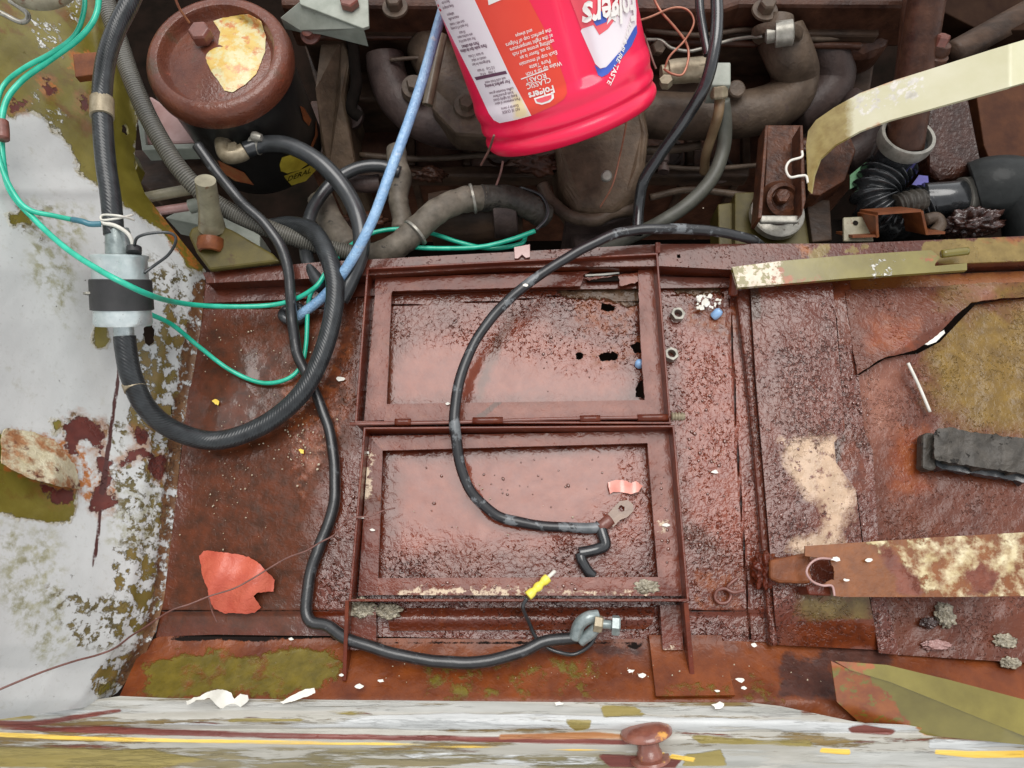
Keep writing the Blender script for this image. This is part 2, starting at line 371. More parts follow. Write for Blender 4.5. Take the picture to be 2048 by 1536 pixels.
m_rail = mat('rail_paint', (.27, .255, .21), (.48, .465, .42), sc=30, rough=.5, bump=(120, .5), stretch=(.09, 1, 1), layers=[
    dict(thr=.52, sc=90, c=((.26, .25, .21), (.40, .39, .34)), h=-.4, hard=8),
    dict(thr=.545, sc=60, c=((.12, .075, .02), (.22, .15, .05)), h=-1),
    dict(thr=.62, sc=90, c=((.12, .03, .015), (.2, .06, .03)), h=-1),
    dict(attr='grey', amp=10, soft=4, sc=40, c=((.30, .30, .27), (.46, .46, .43)), h=.3, noise=(70, .36)),
    dict(attr='white', amp=9, soft=3, sc=60, c=((.40, .41, .40), (.58, .59, .58)), h=.8, noise=(60, .42)),
    dict(attr='mix', amp=14, soft=8, sc=60, noise=(90, .47), c=((.13, .11, .05), (.24, .20, .11)), h=-.8),
    dict(attr='olive', amp=12, soft=3, sc=40, c=((.22, .17, .04), (.30, .24, .08)), h=-1),
    dict(attr='red', amp=7, soft=3, sc=50, c=((.11, .025, .018), (.20, .05, .035)), h=-1, rough=.4),
    dict(attr='orange', amp=10, soft=4, sc=50, c=((.28, .10, .03), (.42, .20, .06))),
    dict(attr='yellow', amp=3, soft=2, sc=60, c=((.75, .42, .02), (.8, .6, .15)), h=.6),
    dict(thr=.69, sc=110, c=(.07, .04, .03), h=-1)])
m_rubber = mat('black_rubber', (.018, .020, .022), (.04, .044, .048), sc=90, rough=(.22, .5), bump=(160, .3), coat=.3, coatr=.1)
m_braid = mat('braided_rubber', (.010, .011, .012), (.03, .034, .036), sc=80, rough=.35, spec=.3, bump=(120, .3), coat=.3, coatr=.12, wave=(1.6, .25, 6, .06, (.10, .11, .12)))
m_cable = mat('black_cable', (.012, .013, .014), (.03, .032, .034), sc=60, rough=.22, bump=(60, .2), coat=.5, coatr=.08)
m_cablew = mat('chalky_black_cable', (.008, .008, .009), (.02, .02, .022), sc=60, rough=.4, bump=(90, .3), coat=.25, coatr=.1, layers=[dict(thr=.55, sc=34, c=((.08, .09, .095), (.16, .17, .178)), rough=.5, hard=30)])
m_cabled = mat('scuffed_black_cable', (.010, .010, .011), (.026, .027, .028), sc=50, rough=.35, bump=(120, .35), coat=.3, coatr=.12, layers=[dict(thr=.60, sc=70, c=((.05, .055, .06), (.10, .105, .11)), rough=.55, hard=14)])
m_ribbed = mat('ribbed_conduit', (.045, .042, .034), (.09, .085, .07), sc=60, rough=.4, bump=(100, .2), coat=.2, wave=(1.05, 1.6, 0, .55, (.22, .21, .18)))
m_bluehose = mat('blue_hose', (.15, .31, .54), (.30, .48, .68), sc=50, rough=.35, bump=(300, 1.2), dist=.0014, coat=.8, coatr=.08, layers=[dict(thr=.60, sc=60, c=((.42, .46, .50), (.5, .55, .6)), hard=10)])
m_greyhose = mat('grey_hose', (.020, .022, .023), (.042, .045, .048), sc=50, rough=.3, bump=(120, .2), coat=.3, coatr=.15)
m_heater = mat('dirty_heater_hose', (.075, .062, .045), (.20, .17, .13), sc=60, rough=.6, bump=(140, .7), layers=[dict(thr=.62, sc=80, c=(.03, .025, .02))])
m_green = mat('green_wire', (.0, .34, .21), (.03, .52, .35), sc=60, rough=.35, bump=None, coat=.3)
m_white = mat('white_wire', (.55, .53, .46), (.75, .72, .65), sc=60, rough=.4, bump=None)
m_zinc = mat('zinc', (.46, .54, .54), (.70, .76, .75), sc=60, rough=(.25, .5), bump=(200, .3), metal=.55, coat=.3, layers=[dict(thr=.60, sc=40, c=(.55, .58, .57), hard=6), dict(thr=.64, sc=110, c=(.25, .27, .25))])
m_steel = mat('dull_steel', (.20, .19, .16), (.40, .38, .33), sc=90, rough=.4, bump=(160, .4), metal=.4, layers=[dict(thr=.62, sc=120, c=(.10, .06, .04))])
m_brass = mat('corroded_brass', (.20, .16, .10), (.38, .32, .22), sc=90, rough=.4, bump=(160, .5), metal=.3)
m_canred = mat('rusty_red_lid', (.085, .020, .009), (.16, .045, .02), sc=28, rough=.55, spec=.3, bump=(200, .7), coat=.6, coatr=.14, cior=1.5, dist=.0012, layers=[
    dict(thr=.56, sc=26, c=((.06, .032, .014), (.10, .055, .026)), hard=6), dict(thr=.62, sc=60, c=(.26, .055, .025), hard=8), dict(thr=.70, sc=150, c=(.06, .02, .015))])
m_canblack = mat('black_enamel', (.012, .012, .012), (.024, .023, .021), sc=30, rough=.35, bump=(90, .2), layers=[dict(thr=.72, sc=28, c=(.17, .055, .012))])
m_sticker = mat('scorched_sticker', (.52, .45, .18), (.64, .58, .36), sc=60, rough=.45, bump=(180, .3), coat=.3, layers=[
    dict(thr=.46, sc=45, c=((.55, .33, .05), (.60, .44, .12)), hard=12), dict(thr=.54, sc=60, c=((.48, .16, .05), (.55, .25, .08)), hard=14), dict(thr=.66, sc=80, c=(.2, .17, .06))])
m_rust = mat('dark_red_rust', (.11, .035, .024), (.20, .065, .045), sc=60, rough=.5, bump=(200, .5), coat=.4, coatr=.2)
m_rustor = mat('orange_rust', (.10, .026, .007), (.21, .062, .016), sc=50, rough=.6, spec=.3, bump=(150, .7), coat=.15, coatr=.15)
m_knob = mat('knob_rust', (.16, .05, .035), (.30, .11, .07), sc=60, rough=.35, bump=(250, .35), coat=.6, coatr=.15, layers=[dict(thr=.56, sc=34, c=((.62, .22, .02), (.6, .35, .08)), hard=14)])
m_engine = mat('oily_shaded_engine', (.018, .010, .006), (.075, .042, .025), sc=40, rough=(.45, .8), spec=.25, bump=(120, .8), dist=.0012, coat=.08, coatr=.25, stretch=(.5, 1, 1), layers=[dict(thr=.62, sc=60, c=(.06, .035, .025), hard=8)])  # oily metal, with the raised hood's shade put into its low albedo
m_enginer = mat('oily_red_shaded_engine', (.026, .009, .005), (.085, .034, .018), sc=40, rough=.5, spec=.25, bump=(120, .8), dist=.0012, coat=.1, coatr=.25)  # redder oily metal, darkened in colour for the hood's shade too
m_cast = mat('cast_iron', (.045, .030, .020), (.12, .084, .058), sc=34, rough=.5, bump=(160, .8), dist=.0014, spec=.3, layers=[dict(thr=.58, sc=30, c=(.055, .035, .035), hard=6)])
m_cast2 = mat('tan_casting', (.05, .032, .019), (.14, .095, .06), sc=34, rough=.55, bump=(180, .9), dist=.0014, spec=.3, stretch=(1, 1, .4))
m_castp = mat('purple_iron', (.03, .019, .017), (.085, .058, .05), sc=30, rough=.5, bump=(160, .7), dist=.0014, spec=.3)
m_dark = mat('grime_and_gap_black', (.005, .004, .003), (.014, .010, .008), sc=40, rough=.9, spec=.1, bump=(80, .5))  # near black: grime, and the dark inside of the slot and tab hole
m_pipe = mat('painted_pipe', (.15, .13, .08), (.30, .27, .18), sc=50, rough=.4, bump=(160, .3), coat=.2, layers=[dict(thr=.6, sc=60, c=(.12, .05, .02))])
m_greyplate = mat('grey_plate', (.20, .22, .18), (.32, .34, .29), sc=40, rough=.4, bump=(120, .3), layers=[dict(thr=.66, sc=80, c=(.05, .04, .03))])
m_pinkplate = mat('pink_primer', (.30, .15, .13), (.42, .26, .24), sc=40, rough=.4, bump=(200, .3), coat=.5)
m_strap = mat('cream_paint', (.50, .48, .30), (.58, .56, .40), sc=16, rough=.35, bump=(80, .12), coat=.4, coatr=.2, layers=[
    dict(attr='olv', amp=14, soft=18, sc=50, c=((.20, .14, .035), (.30, .24, .08))),
    dict(attr='rub', amp=26, soft=10, sc=60, noise=(110, .48), c=((.42, .40, .33), (.74, .72, .66))),
    dict(attr='rst', amp=8, soft=8, sc=90, c=(.42, .20, .10))])
m_bar = mat('rusty_bar', (.12, .032, .004), (.22, .065, .008), sc=50, rough=.5, spec=.3, bump=(200, .4), coat=.15, coatr=.15, layers=[
    dict(attr='pale', amp=40, soft=10, sc=60, noise=(50, .41, 6), c=((.46, .36, .18), (.66, .58, .38)), h=1, rough=.5),
    dict(attr='dk', amp=22, soft=10, sc=40, c=((.10, .02, .008), (.18, .045, .02))),
    dict(thr=.63, sc=45, c=(.16, .05, .02), hard=8),
    dict(thr=.73, sc=70, c=(.75, .72, .65))])
m_bucket = mat('red_plastic', (.80, .008, .055), (.88, .014, .085), sc=8, rough=.35, bump=(60, .12), spec=.4, coat=.3, coatr=.15, layers=[dict(thr=.70, sc=90, c=(.55, .02, .05)), dict(thr=.74, sc=160, c=(.25, .10, .06))])
m_lblw = mat('label_white', (.80, .68, .74), (.82, .76, .78), sc=12, rough=.4, bump=(120, .1), layers=[dict(attr='warm', amp=8, soft=10, sc=60, c=(.82, .66, .38))])
m_lblo = mat('label_orange', (.72, .045, .022), (.78, .06, .03), sc=12, rough=.4, bump=(120, .1))
m_lblb = mat('label_blue', (.04, .09, .42), (.05, .11, .5), sc=12, rough=.4, bump=None)
m_lblr = mat('label_red', (.75, .06, .10), (.80, .12, .14), sc=12, rough=.4, bump=None)
m_ink = mat('dark_ink', (.10, .03, .07), (.14, .05, .09), sc=12, rough=.5, bump=None)
m_inkw = mat('white_ink', (.80, .74, .70), (.84, .80, .76), sc=12, rough=.5, bump=None)
m_copper = mat('copper_wire', (.28, .10, .06), (.50, .22, .14), sc=90, rough=.4, bump=None, metal=.3)
m_rwire = mat('rusty_wire', (.11, .05, .04), (.22, .10, .08), sc=90, rough=.5, bump=None)
m_leaf = mat('orange_leaf', (.42, .065, .035), (.56, .12, .065), sc=45, rough=.5, bump=(150, .9), dist=.0012, coat=.25, coatr=.25)
m_leaf2 = mat('pink_leaf', (.60, .20, .15), (.75, .36, .29), sc=60, rough=.35, bump=(90, .2), coat=.5)
m_yellow = mat('yellow_connector', (.72, .60, .05), (.80, .70, .12), sc=60, rough=.35, bump=None)
m_ytag = mat('yellow_tag', (.42, .32, .03), (.62, .5, .06), sc=60, rough=.4, bump=(90, .3))
m_rtag = mat('red_tag', (.28, .05, .02), (.34, .16, .06), sc=60, rough=.4, bump=(90, .3))
m_blackb = mat('black_band', (.02, .02, .02), (.035, .034, .034), sc=60, rough=.5, bump=(90, .2))
m_moss = mat('crusty_foil', (.07, .055, .03), (.46, .41, .30), sc=170, rough=.5, bump=(220, 1.2), dist=.0015, coat=.4, dark_marks=(200, .45, (.03, .02, .01)))
m_scale = mat('dark_scaly_rust', (.03, .010, .005), (.11, .036, .014), sc=60, rough=.6, spec=.2, bump=(140, .9), coat=.2, coatr=.2, dist=.0015)
m_dirt = mat('wet_dirt', (.02, .010, .008), (.07, .03, .022), sc=90, rough=.25, bump=(260, 1.0), coat=.6)
m_pad = mat('grey_rubber_pad', (.022, .018, .013), (.06, .05, .038), sc=60, rough=.55, bump=(90, 1.2), dist=.002, layers=[dict(thr=.60, sc=60, c=(.02, .016, .012), h=-1), dict(thr=.6, sc=25, c=(.08, .05, .025), hard=5)])
m_bluebead = mat('blue_bead', (.20, .38, .65), (.35, .52, .75), sc=60, rough=.3, bump=None)
m_scrap = mat('blistered_scrap', (.42, .36, .22), (.60, .55, .40), sc=60, rough=.55, bump=(160, 1), dist=.0015, layers=[dict(thr=.48, sc=40, c=((.24, .09, .03), (.36, .18, .08)), hard=8), dict(thr=.57, sc=60, c=(.10, .03, .015), hard=12)])
m_flake = mat('paint_flake', (.60, .58, .50), (.78, .76, .70), sc=60, rough=.5, bump=(200, .4))
m_yflake = mat('yellow_flake', (.72, .48, .03), (.80, .6, .1), sc=60, rough=.5, bump=None)
m_galv = mat('bolt_galvanised', (.12, .15, .15), (.34, .39, .38), sc=80, rough=.3, bump=(150, .3), metal=.3, coat=.3)
m_scrapg = mat('green_scrap', (.10, .32, .12), (.25, .45, .28), sc=60, rough=.4, bump=None)
m_scrapb = mat('violet_scrap', (.06, .05, .25), (.10, .09, .4), sc=60, rough=.4, bump=None)
m_pit = mat('pit_ground', (.004, .003, .002), (.012, .007, .005), sc=20, rough=1, spec=.05, bump=(60, .4))  # darkness of the void below is put into this near-black colour
# ------------------------------------------------------------------ setting
def lerp(a, b, t): return a+(b-a)*t
def cl01(t): return max(0., min(1., t))
sheet('ground', [(-900, -700), (2900, -700), (2900, 2300), (-900, 2300)], lambda x, y: -.45, m_pit, step=200, solid=0, kind='structure')
def yb(x): return lerp(534, 478, (x-410)/1638)             # the back edge of the tray (top of its rail)
# tray floor -------------------------------------------------------
floor_clip = [(412, 560), (1512, 520), (1530, 900), (1552, 1284), (1300, 1280), (1000, 1278), (700, 1272), (560, 1271), (430, 1269), (350, 1272), (312, 1274), (330, 1180), (352, 1000), (375, 800), (400, 640)]
holes = [[(1203, 606), (1222, 608), (1230, 614), (1228, 621), (1200, 621)],
         [(1150, 708), (1158, 704), (1167, 709), (1166, 718), (1158, 721), (1151, 717)],
         [(1196, 710), (1204, 705), (1226, 704), (1238, 708), (1233, 719), (1218, 722), (1200, 722)],
         [(1262, 690), (1275, 684), (1292, 686), (1292, 706), (1268, 704)],
         [(1270, 775), (1280, 762), (1300, 760), (1300, 800), (1272, 793)]]
floor_masks = dict(
    brown=[[(400, 600), (720, 620), (700, 860), (640, 1000), (600, 1270), (320, 1270), (370, 850)]],
    pink=[[(960, 640), (1250, 700), (1250, 800), (790, 800), (800, 700)], [(800, 920), (1290, 900), (1290, 1080), (800, 1100)], [(1350, 640), (1480, 700), (1510, 1120), (1380, 1050)]],
    orange=[[(1150, 590), (1280, 600), (1270, 680), (1150, 650)], [(560, 760), (700, 640), (700, 820), (600, 1000)], [(1380, 560), (1480, 620), (1470, 680), (1370, 650)], [(1390, 1140), (1490, 1140), (1480, 1220), (1390, 1220)]],
    streaks=[line_poly([(1030, 620), (1000, 680), (975, 740), (955, 800)], [10, 22, 18, 16]), line_poly([(775, 640), (778, 805)], 14)],  # strip along the left ledge: frame wall's brown reflection put into colour
    slick=[[(770, 905), (1230, 900), (1240, 990), (1150, 1060), (960, 1090), (800, 1060), (765, 1100)], [(775, 700), (960, 700), (1150, 760), (1260, 760), (1260, 805), (775, 810)], [(330, 1226), (700, 1226), (700, 1275), (320, 1275)], [(400, 700), (560, 700), (520, 900), (380, 900)]],
    mud=[[(1110, 588), (1180, 566), (1285, 562), (1285, 612), (1180, 600)], [(1350, 560), (1440, 560), (1440, 590), (1350, 590)]],
    seam=[line_poly([(400, 616), (600, 618), (720, 613), (1000, 603), (1110, 592), (1170, 600), (1290, 604)], 2.5), line_poly([(1340, 590), (1440, 588), (1460, 600), (1475, 900), (1500, 1280)], 4),
          line_poly([(320, 1222), (700, 1220)], 2), line_poly([(1380, 1222), (1490, 1224)], 3), line_poly([(1440, 560), (1446, 590)], 3)])
def floor_z(x, y):
    z = .0015*math.sin(x*.006)*math.sin(y*.008)
    if x > 1475+(y-900)*.07: z += .0025
    if y > 1222: z += -.003
    z += .006*math.exp(-((x-1030-(800-y)*.25)/28)**2)*.25
    return z
floor_masks['calm'] = floor_masks['slick']+[[(380, 580), (560, 600), (640, 900), (620, 1290), (300, 1290)]]
for h_ in holes[:4]:
    cx_ = sum(p[0] for p in h_)/len(h_); cy_ = sum(p[1] for p in h_)/len(h_)
    floor_masks['orange'].append([(cx_+(p[0]-cx_)*1.9, cy_+(p[1]-cy_)*2.4) for p in h_])
sheet('tray_floor', floor_clip, floor_z, m_floor, step=6, masks=floor_masks, holes=holes, solid=.002, rough=.0005, kind='structure')
# raised channel ---------------------------------------------------
ch = thing('channel_section', 'raised pitted rusty channel crossing the tray floor under the two clamp bars', 'channel', P(1590, 900, 0))
chan = [(1478, 560), (1660, 545), (1700, 860), (1735, 900), (1760, 1160), (1762, 1300), (1556, 1296), (1530, 1000)]
chz = .020
sheet('top_face', [(1500, 560), (1662, 545), (1672, 640), (1690, 860), (1668, 885), (1672, 925), (1712, 980), (1735, 1180), (1760, 1300), (1555, 1290), (1532, 1000), (1512, 760)], lambda x, y: chz+.002*math.sin((x-1500)*.012)-(.016*cl01((y-1180)/110)**2), m_channel, step=7, rough=.001, parent=ch, masks=dict(
    buff=[[(1560, 880), (1665, 880), (1680, 940), (1712, 1000), (1690, 1070), (1640, 1100), (1650, 1030), (1600, 980), (1565, 900)], [(1585, 1080), (1680, 1060), (1690, 1090), (1600, 1100)]],
    oliv=[[(1610, 1190), (1740, 1190), (1745, 1250), (1600, 1240)]],
    rust=[[(1565, 1250), (1750, 1235), (1760, 1300), (1555, 1300)], line_poly([(1683, 640), (1692, 860)], 8)],
    dark=[line_poly([(1505, 560), (1512, 640)], 26)]))  # dark band: shade of the left side wall put into the colour
prism('side_wall', [(1470, 566), (1502, 562), (1513, 760), (1534, 1000), (1557, 1292), (1541, 1292), (1516, 1000), (1494, 760)], .012, -.004, m_channel, ch, bevel=.003)
# strip between channel and right plate
sheet('joggle_strip', [(1658, 560), (1700, 560), (1712, 700), (1728, 860), (1745, 900), (1762, 1160), (1800, 1310), (1758, 1306), (1738, 1180), (1714, 985), (1672, 925), (1666, 885), (1690, 862), (1674, 640)], lambda x, y: .011, m_channel, step=6, rough=.0008, parent=ch,
      masks=dict(rust=[[(1665, 860), (1700, 860), (1735, 960), (1740, 1000), (1715, 985), (1672, 925)], [(1660, 560), (1700, 560), (1706, 690), (1676, 690)]], buff=[], oliv=[], dark=[line_poly([(1692, 870), (1672, 890), (1676, 925)], 12)]))
# right floor plate, torn along a crack
rp = thing('cracked_floor_plate', 'orange rust floor plate torn open by a long diagonal crack, right of the channel', 'floor plate', P(1880, 800, 0))
crack = [(1716, 748), (1745, 728), (1770, 714), (1800, 708), (1832, 700), (1870, 675), (1915, 628), (1945, 604), (2000, 597), (2100, 590)]
sheet('torn_plate', [(1690, 580), (1780, 577), (1870, 573), (1960, 566), (2100, 562)]+crack[::-1]+[(1706, 700)], lambda x, y: .012+.006*cl01(1-abs(y-(748-(x-1716)*.62))/70), m_rplate, step=6, rough=.0008, jag=1, parent=rp,
      masks=dict(olv=[[(1900, 560), (2080, 560), (2080, 600), (1900, 600)]], org=[[(1740, 640), (1830, 640), (1830, 700), (1740, 700)]], pnk=[[(1930, 570), (1990, 575), (1980, 600)]]))
sheet('plate', [(1706, 740), (1716, 752), (1745, 733), (1770, 718), (1800, 711), (1834, 708), (1880, 684), (1925, 636), (1950, 610), (2000, 601), (2120, 594), (2120, 1330), (1800, 1310), (1758, 1160), (1735, 890)], lambda x, y: .008+.004*math.sin(x*.008+y*.003), m_rplate, step=7, rough=.001, parent=rp, masks=dict(
    olv=[[(1850, 640), (2120, 600), (2120, 880), (1960, 860), (1860, 800)]], org=[[(1780, 860), (1850, 860), (1860, 980), (1790, 1000)]], pnk=[[(1716, 760), (1790, 720), (1790, 860), (1745, 900)]]))
# backing sheets under plate gaps
# rear tray rail ---------------------------------------------------
rr = thing('tray_rail', 'long rusty flanged rail closing the tray along the engine side', 'rail', P(1100, 520, 0))
m_railr = mat('rail_rust', (.07, .013, .005), (.14, .030, .013), tint=(.80, .66, .42), sc=30, spec=.25, rough=.5, bump=(170, .25), coat=.9, coatr=.1, cior=1.38, dist=.0016, dark_marks=(300, .34, (.06, .02, .015)), layers=[
    dict(attr='olv', amp=18, soft=4, sc=40, c=((.17, .13, .03), (.27, .22, .08)), flat=.6), dict(attr='orgn', amp=14, soft=10, sc=60, c=((.28, .09, .02), (.34, .14, .04)))])
sheet('flange', [(405, 545), (640, 524), (1000, 505), (1320, 488), (1700, 487), (2100, 470), (2100, 520), (1700, 534), (1480, 540), (1325, 532), (1000, 535), (640, 556), (415, 566)], lambda x, y: .030, m_railr, step=8, solid=.003, parent=rr,
      masks=dict(olv=[[(1620, 500), (1655, 488), (1655, 520), (1625, 518)], [(1690, 495), (1730, 492), (1720, 506), (1690, 506)], [(1850, 482), (2100, 474), (2100, 525), (1850, 530)]], orgn=[[(1590, 490), (1620, 490), (1610, 520)], [(1960, 480), (2100, 470), (2100, 490)]]), holes=[[(1355, 508), (1362, 508), (1362, 515), (1355, 515)]])
prism('web', [(415, 566), (640, 556), (1000, 535), (1325, 532), (1480, 540), (1700, 534), (2100, 520), (2100, 516), (1700, 530), (1480, 536), (1325, 528), (1000, 531), (640, 552), (415, 562)], .027, -.002, m_railr, rr, bevel=0)
sheet('toe', [(410, 580), (640, 570), (1000, 556), (1325, 554), (1490, 556), (1490, 574), (1325, 576), (1000, 580), (640, 596), (408, 606)], lambda x, y: .006, m_railr, step=8, solid=.003, parent=rr, rough=.0006, masks=dict(olv=[], orgn=[]))
sheet('toe', [(1690, 556), (2100, 540), (2100, 600), (1690, 606)], lambda x, y: .004, m_railr, step=8, solid=.003, parent=rr, rough=.0006, masks=dict(olv=[], orgn=[[(1690, 556), (2100, 540), (2100, 580), (1690, 586)]]))
# battery frames ---------------------------------------------------
def frame(lab, out, lo, li, tag_):
    e = thing('angle_iron_frame', lab, 'metal frame', P(sum(p[0] for p in out)/4, sum(p[1] for p in out)/4, 0), 'angle iron frames bolted to the tray floor')
    ZT = .038; ZL = .017
    n = 4
    for i in range(4):
        a, b = out[i], out[(i+1) % 4]
        A, B = P(*a, ZT), P(*b, ZT); d = (B-A).normalized(); nn = Vector((0, 0, 1)).cross(d)*-.0028
        if nn.dot(P(sum(p[0] for p in out)/4, sum(p[1] for p in out)/4, ZT)-A) < 0: nn = -nn
        q = [A, B, B+nn, A+nn]; bt = [Vector((v.x, v.y, 0.0)) for v in q]
        nseg = 24; vv = []; 
        for k in range(nseg+1):
            t = k/nseg; wv = .0006*noise.noise(Vector((t*9, i, a[0])))
            for (s0, s1) in ((q[0], q[1]), (q[3], q[2])):
                top = s0.lerp(s1, t)+Vector((0, 0, wv)); vv.append(top); vv.append(Vector((top.x, top.y, 0)))
        ff = []
        for k in range(nseg):
            o_ = k*4; ff += [(o_, o_+4, o_+6, o_+2), (o_+1, o_+5, o_+4, o_), (o_+2, o_+6, o_+7, o_+3)]
        ff += [(0, 2, 3, 1), (nseg*4, nseg*4+1, nseg*4+3, nseg*4+2)]
        me = mk(vv, ff); bm = bmesh.new(); bm.from_mesh(me); bmesh.ops.recalc_face_normals(bm, faces=bm.faces); bm.to_mesh(me); bm.free()
        finish('upright_wall', me, m_frame, e, bevel=.0008)
    return e, ZL
upf, ZL = frame('upper rusty angle iron frame with rotted corner and perforated floor', [(733, 535), (1316, 505), (1343, 848), (709, 846)], None, None, 0)
def ledge(e, poly, **kw): return sheet('ledge', poly, lambda x, y: ZL, m_frame, step=6, solid=.004, rough=.0007, parent=e, **kw)
ledge(upf, [(750, 556), (1180, 542), (1166, 550), (1168, 556), (1160, 572), (785, 582), (783, 585), (750, 590)], masks=dict(pink=[], chalk=[], dark=[]), jag=.6)
ledge(upf, [(750, 590), (783, 585), (773, 808), (768, 840), (728, 842)], masks=dict(pink=[[(750, 600), (775, 600), (770, 830), (740, 830)]], chalk=[], dark=[]))
ledge(upf, [(773, 808), (1290, 800), (1338, 838), (768, 842)], masks=dict(pink=[[(740, 805), (1330, 800), (1330, 836), (740, 836)]], chalk=[], dark=[line_poly([(1000, 800), (955, 840)], 12)]))
ledge(upf, [(1276, 540), (1312, 536), (1338, 838), (1290, 806), (1282, 700)], masks=dict(pink=[[(1280, 540), (1310, 540), (1335, 830), (1290, 800)]], chalk=[], dark=[[(1303, 545), (1312, 540), (1320, 620)]]), jag=.8)
sheet('torn_corner', [(1165, 556), (1285, 545), (1283, 562), (1240, 572), (1236, 550), (1180, 560)], lambda x, y: ZL-.002, m_frame, step=4, jag=1.5, solid=.002, parent=upf, masks=dict(pink=[[(1245, 540), (1280, 540), (1280, 570), (1250, 570)]], chalk=[], dark=[]))
tube('bright_edge', [(1170, 551, .012), (1205, 549, .013), (1238, 546, .012)], 2.5, m_white, upf, seg=8)
prism('slot_black', [(1172, 554), (1240, 547), (1238, 561), (1176, 563)], ZL-.004, ZL-.007, m_dark, upf, bevel=0)  # black block stands in for the shade inside the slot
lof, ZL = frame('lower rusty angle iron frame around smooth wet recess', [(727, 854), (1349, 850), (1379, 1203), (697, 1203)], None, None, 0)
ledge(lof, [(738, 872), (1345, 862), (1295, 886), (765, 901)], masks=dict(pink=[[(740, 870), (1340, 860), (1290, 886), (760, 898)]], chalk=[], dark=[]))
ledge(lof, [(738, 872), (765, 901), (756, 1156), (752, 1190), (716, 1192)], masks=dict(pink=[], chalk=[[(728, 900), (745, 900), (740, 1000), (724, 1000)]], dark=[]))
ledge(lof, [(756, 1156), (1316, 1154), (1366, 1192), (752, 1190)], masks=dict(pink=[[(760, 1160), (1300, 1160), (1300, 1175), (760, 1175)]], chalk=[[(800, 1178), (1080, 1176), (1080, 1192), (800, 1192)], [(1080, 1184), (1300, 1182), (1300, 1192)]], dark=[]))
ledge(lof, [(1295, 886), (1345, 862), (1366, 1192), (1316, 1154)], masks=dict(pink=[[(1300, 890), (1340, 870), (1360, 1180), (1320, 1150)]], chalk=[[(1318, 1040), (1336, 1040), (1334, 1066), (1322, 1066)]], dark=[]))
# recess floor stays the tray floor; hinge rod between frames
hg = thing('hinge_rod', 'thin hinge rod with crimped knuckles between the two frames, threaded end at right', 'hinge', P(1030, 845, .03))
tube('rod', [(700, 848, .037), (900, 845, .038), (1100, 838, .038), (1350, 834, .037)], 3.5, m_rust, hg, seg=10)
for x0, x1 in ((790, 822), (945, 1006), (1160, 1200), (1275, 1335)):
    tube('knuckle', [(x0, 846-(x0-700)*.018, .038), (x1, 846-(x1-700)*.018, .038)], 7, m_frame, hg, seg=12, n=4)
tube('threaded_end', [(1343, 833, .040), (1369, 833, .040)], 8, m_brass, hg, seg=14, n=36, rib=(4, .16))
# legs of the frame running to the sill
def strut(name, lab, a, b, z0, z1, wpx):
    return prism(name, [(a[0]-wpx, a[1]), (a[0]+wpx, a[1]), (b[0]+wpx, b[1]), (b[0]-wpx, b[1])], [z0, z0, z1, z1], -.006, m_frame, bevel=.0008, label=lab, cat='strut')
strut('upright_rib', 'thin upright rib from lower frame to sill, left one', (694, 1200), (688, 1362), .032, .02, 4)
strut('upright_rib', 'thin upright rib from lower frame to sill, right one', (1372, 1204), (1386, 1368), .032, .02, 5)
strut('rear_rib', 'thin upright rib rising from tray rail above the upper frame corner', (1316, 484), (1316, 506), .040, .036, 5)
for (pl, lb) in (([(700, 1215), (752, 1210), (752, 1300), (700, 1300)], 'short flat rusty tab below the left corner of the lower frame'), ([(1320, 1210), (1364, 1210), (1366, 1300), (1326, 1300)], 'short flat rusty tab below the right corner of the lower frame')):
    sheet('floor_tab', pl, lambda x, y: .012, m_frame, step=6, solid=.01, rough=.0006, label=lb, cat='metal tab', masks=dict(pink=[], chalk=[[(1330, 1290), (1364, 1290), (1364, 1300), (1330, 1300)]], dark=[]))
sheet('rib_strip', [(770, 1216), (1310, 1214), (1305, 1248), (1290, 1258), (780, 1262)], lambda x, y: .004+.003*math.cos((y-1238)*.13), m_channel, step=6, rough=.0012, label='low pitted strip lying in the trough below the lower frame', cat='metal strip',
      masks=dict(buff=[], oliv=[], rust=[line_poly([(883, 1215), (883, 1262)], 10), line_poly([(770, 1262), (1310, 1256)], 8)], dark=[]))
# front sill
sill_m = dict(olive=[[(300, 1330), (360, 1312), (500, 1306), (660, 1300), (690, 1330), (640, 1384), (500, 1392), (280, 1390)], [(1900, 1260), (2080, 1270), (2080, 1300), (1900, 1300)]],
              mott=[[(850, 1330), (1160, 1320), (1210, 1390), (860, 1400)], [(1060, 1310), (1190, 1320), (1220, 1390), (1100, 1390)], [(1490, 1360), (1580, 1370), (1560, 1400), (1480, 1398)]],
              dark=[[(1560, 1310), (1660, 1320), (1680, 1400), (1560, 1390)], [(1060, 1290), (1290, 1296), (1280, 1310), (1060, 1306)], [(1640, 1290), (1780, 1290), (1780, 1330), (1640, 1330)]],
              hole=[line_poly([(320, 1276), (345, 1277), (390, 1276), (430, 1274), (500, 1278), (560, 1276), (620, 1274), (690, 1280)], [3, 5, 13, 12, 10, 8, 5, 2]), line_poly([(700, 1286), (800, 1284), (1100, 1286), (1290, 1284)], [2, 4, 5, 3]), [(1245, 1286), (1272, 1284), (1285, 1292), (1270, 1298)]])
sheet('front_sill', [(285, 1290), (320, 1272), (700, 1276), (1300, 1278), (1552, 1284), (1800, 1290), (2120, 1290), (2120, 1480), (1740, 1462), (1560, 1424), (230, 1412)], lambda x, y: lerp(-.004, .03, cl01((y-1280)/120)**1.3)-.012*cl01((x-1560)/200)*0, m_sill, step=7, rough=.0012, masks=sill_m,
      label='rust and olive sloping sill strip along the front edge of the tray', cat='sill')
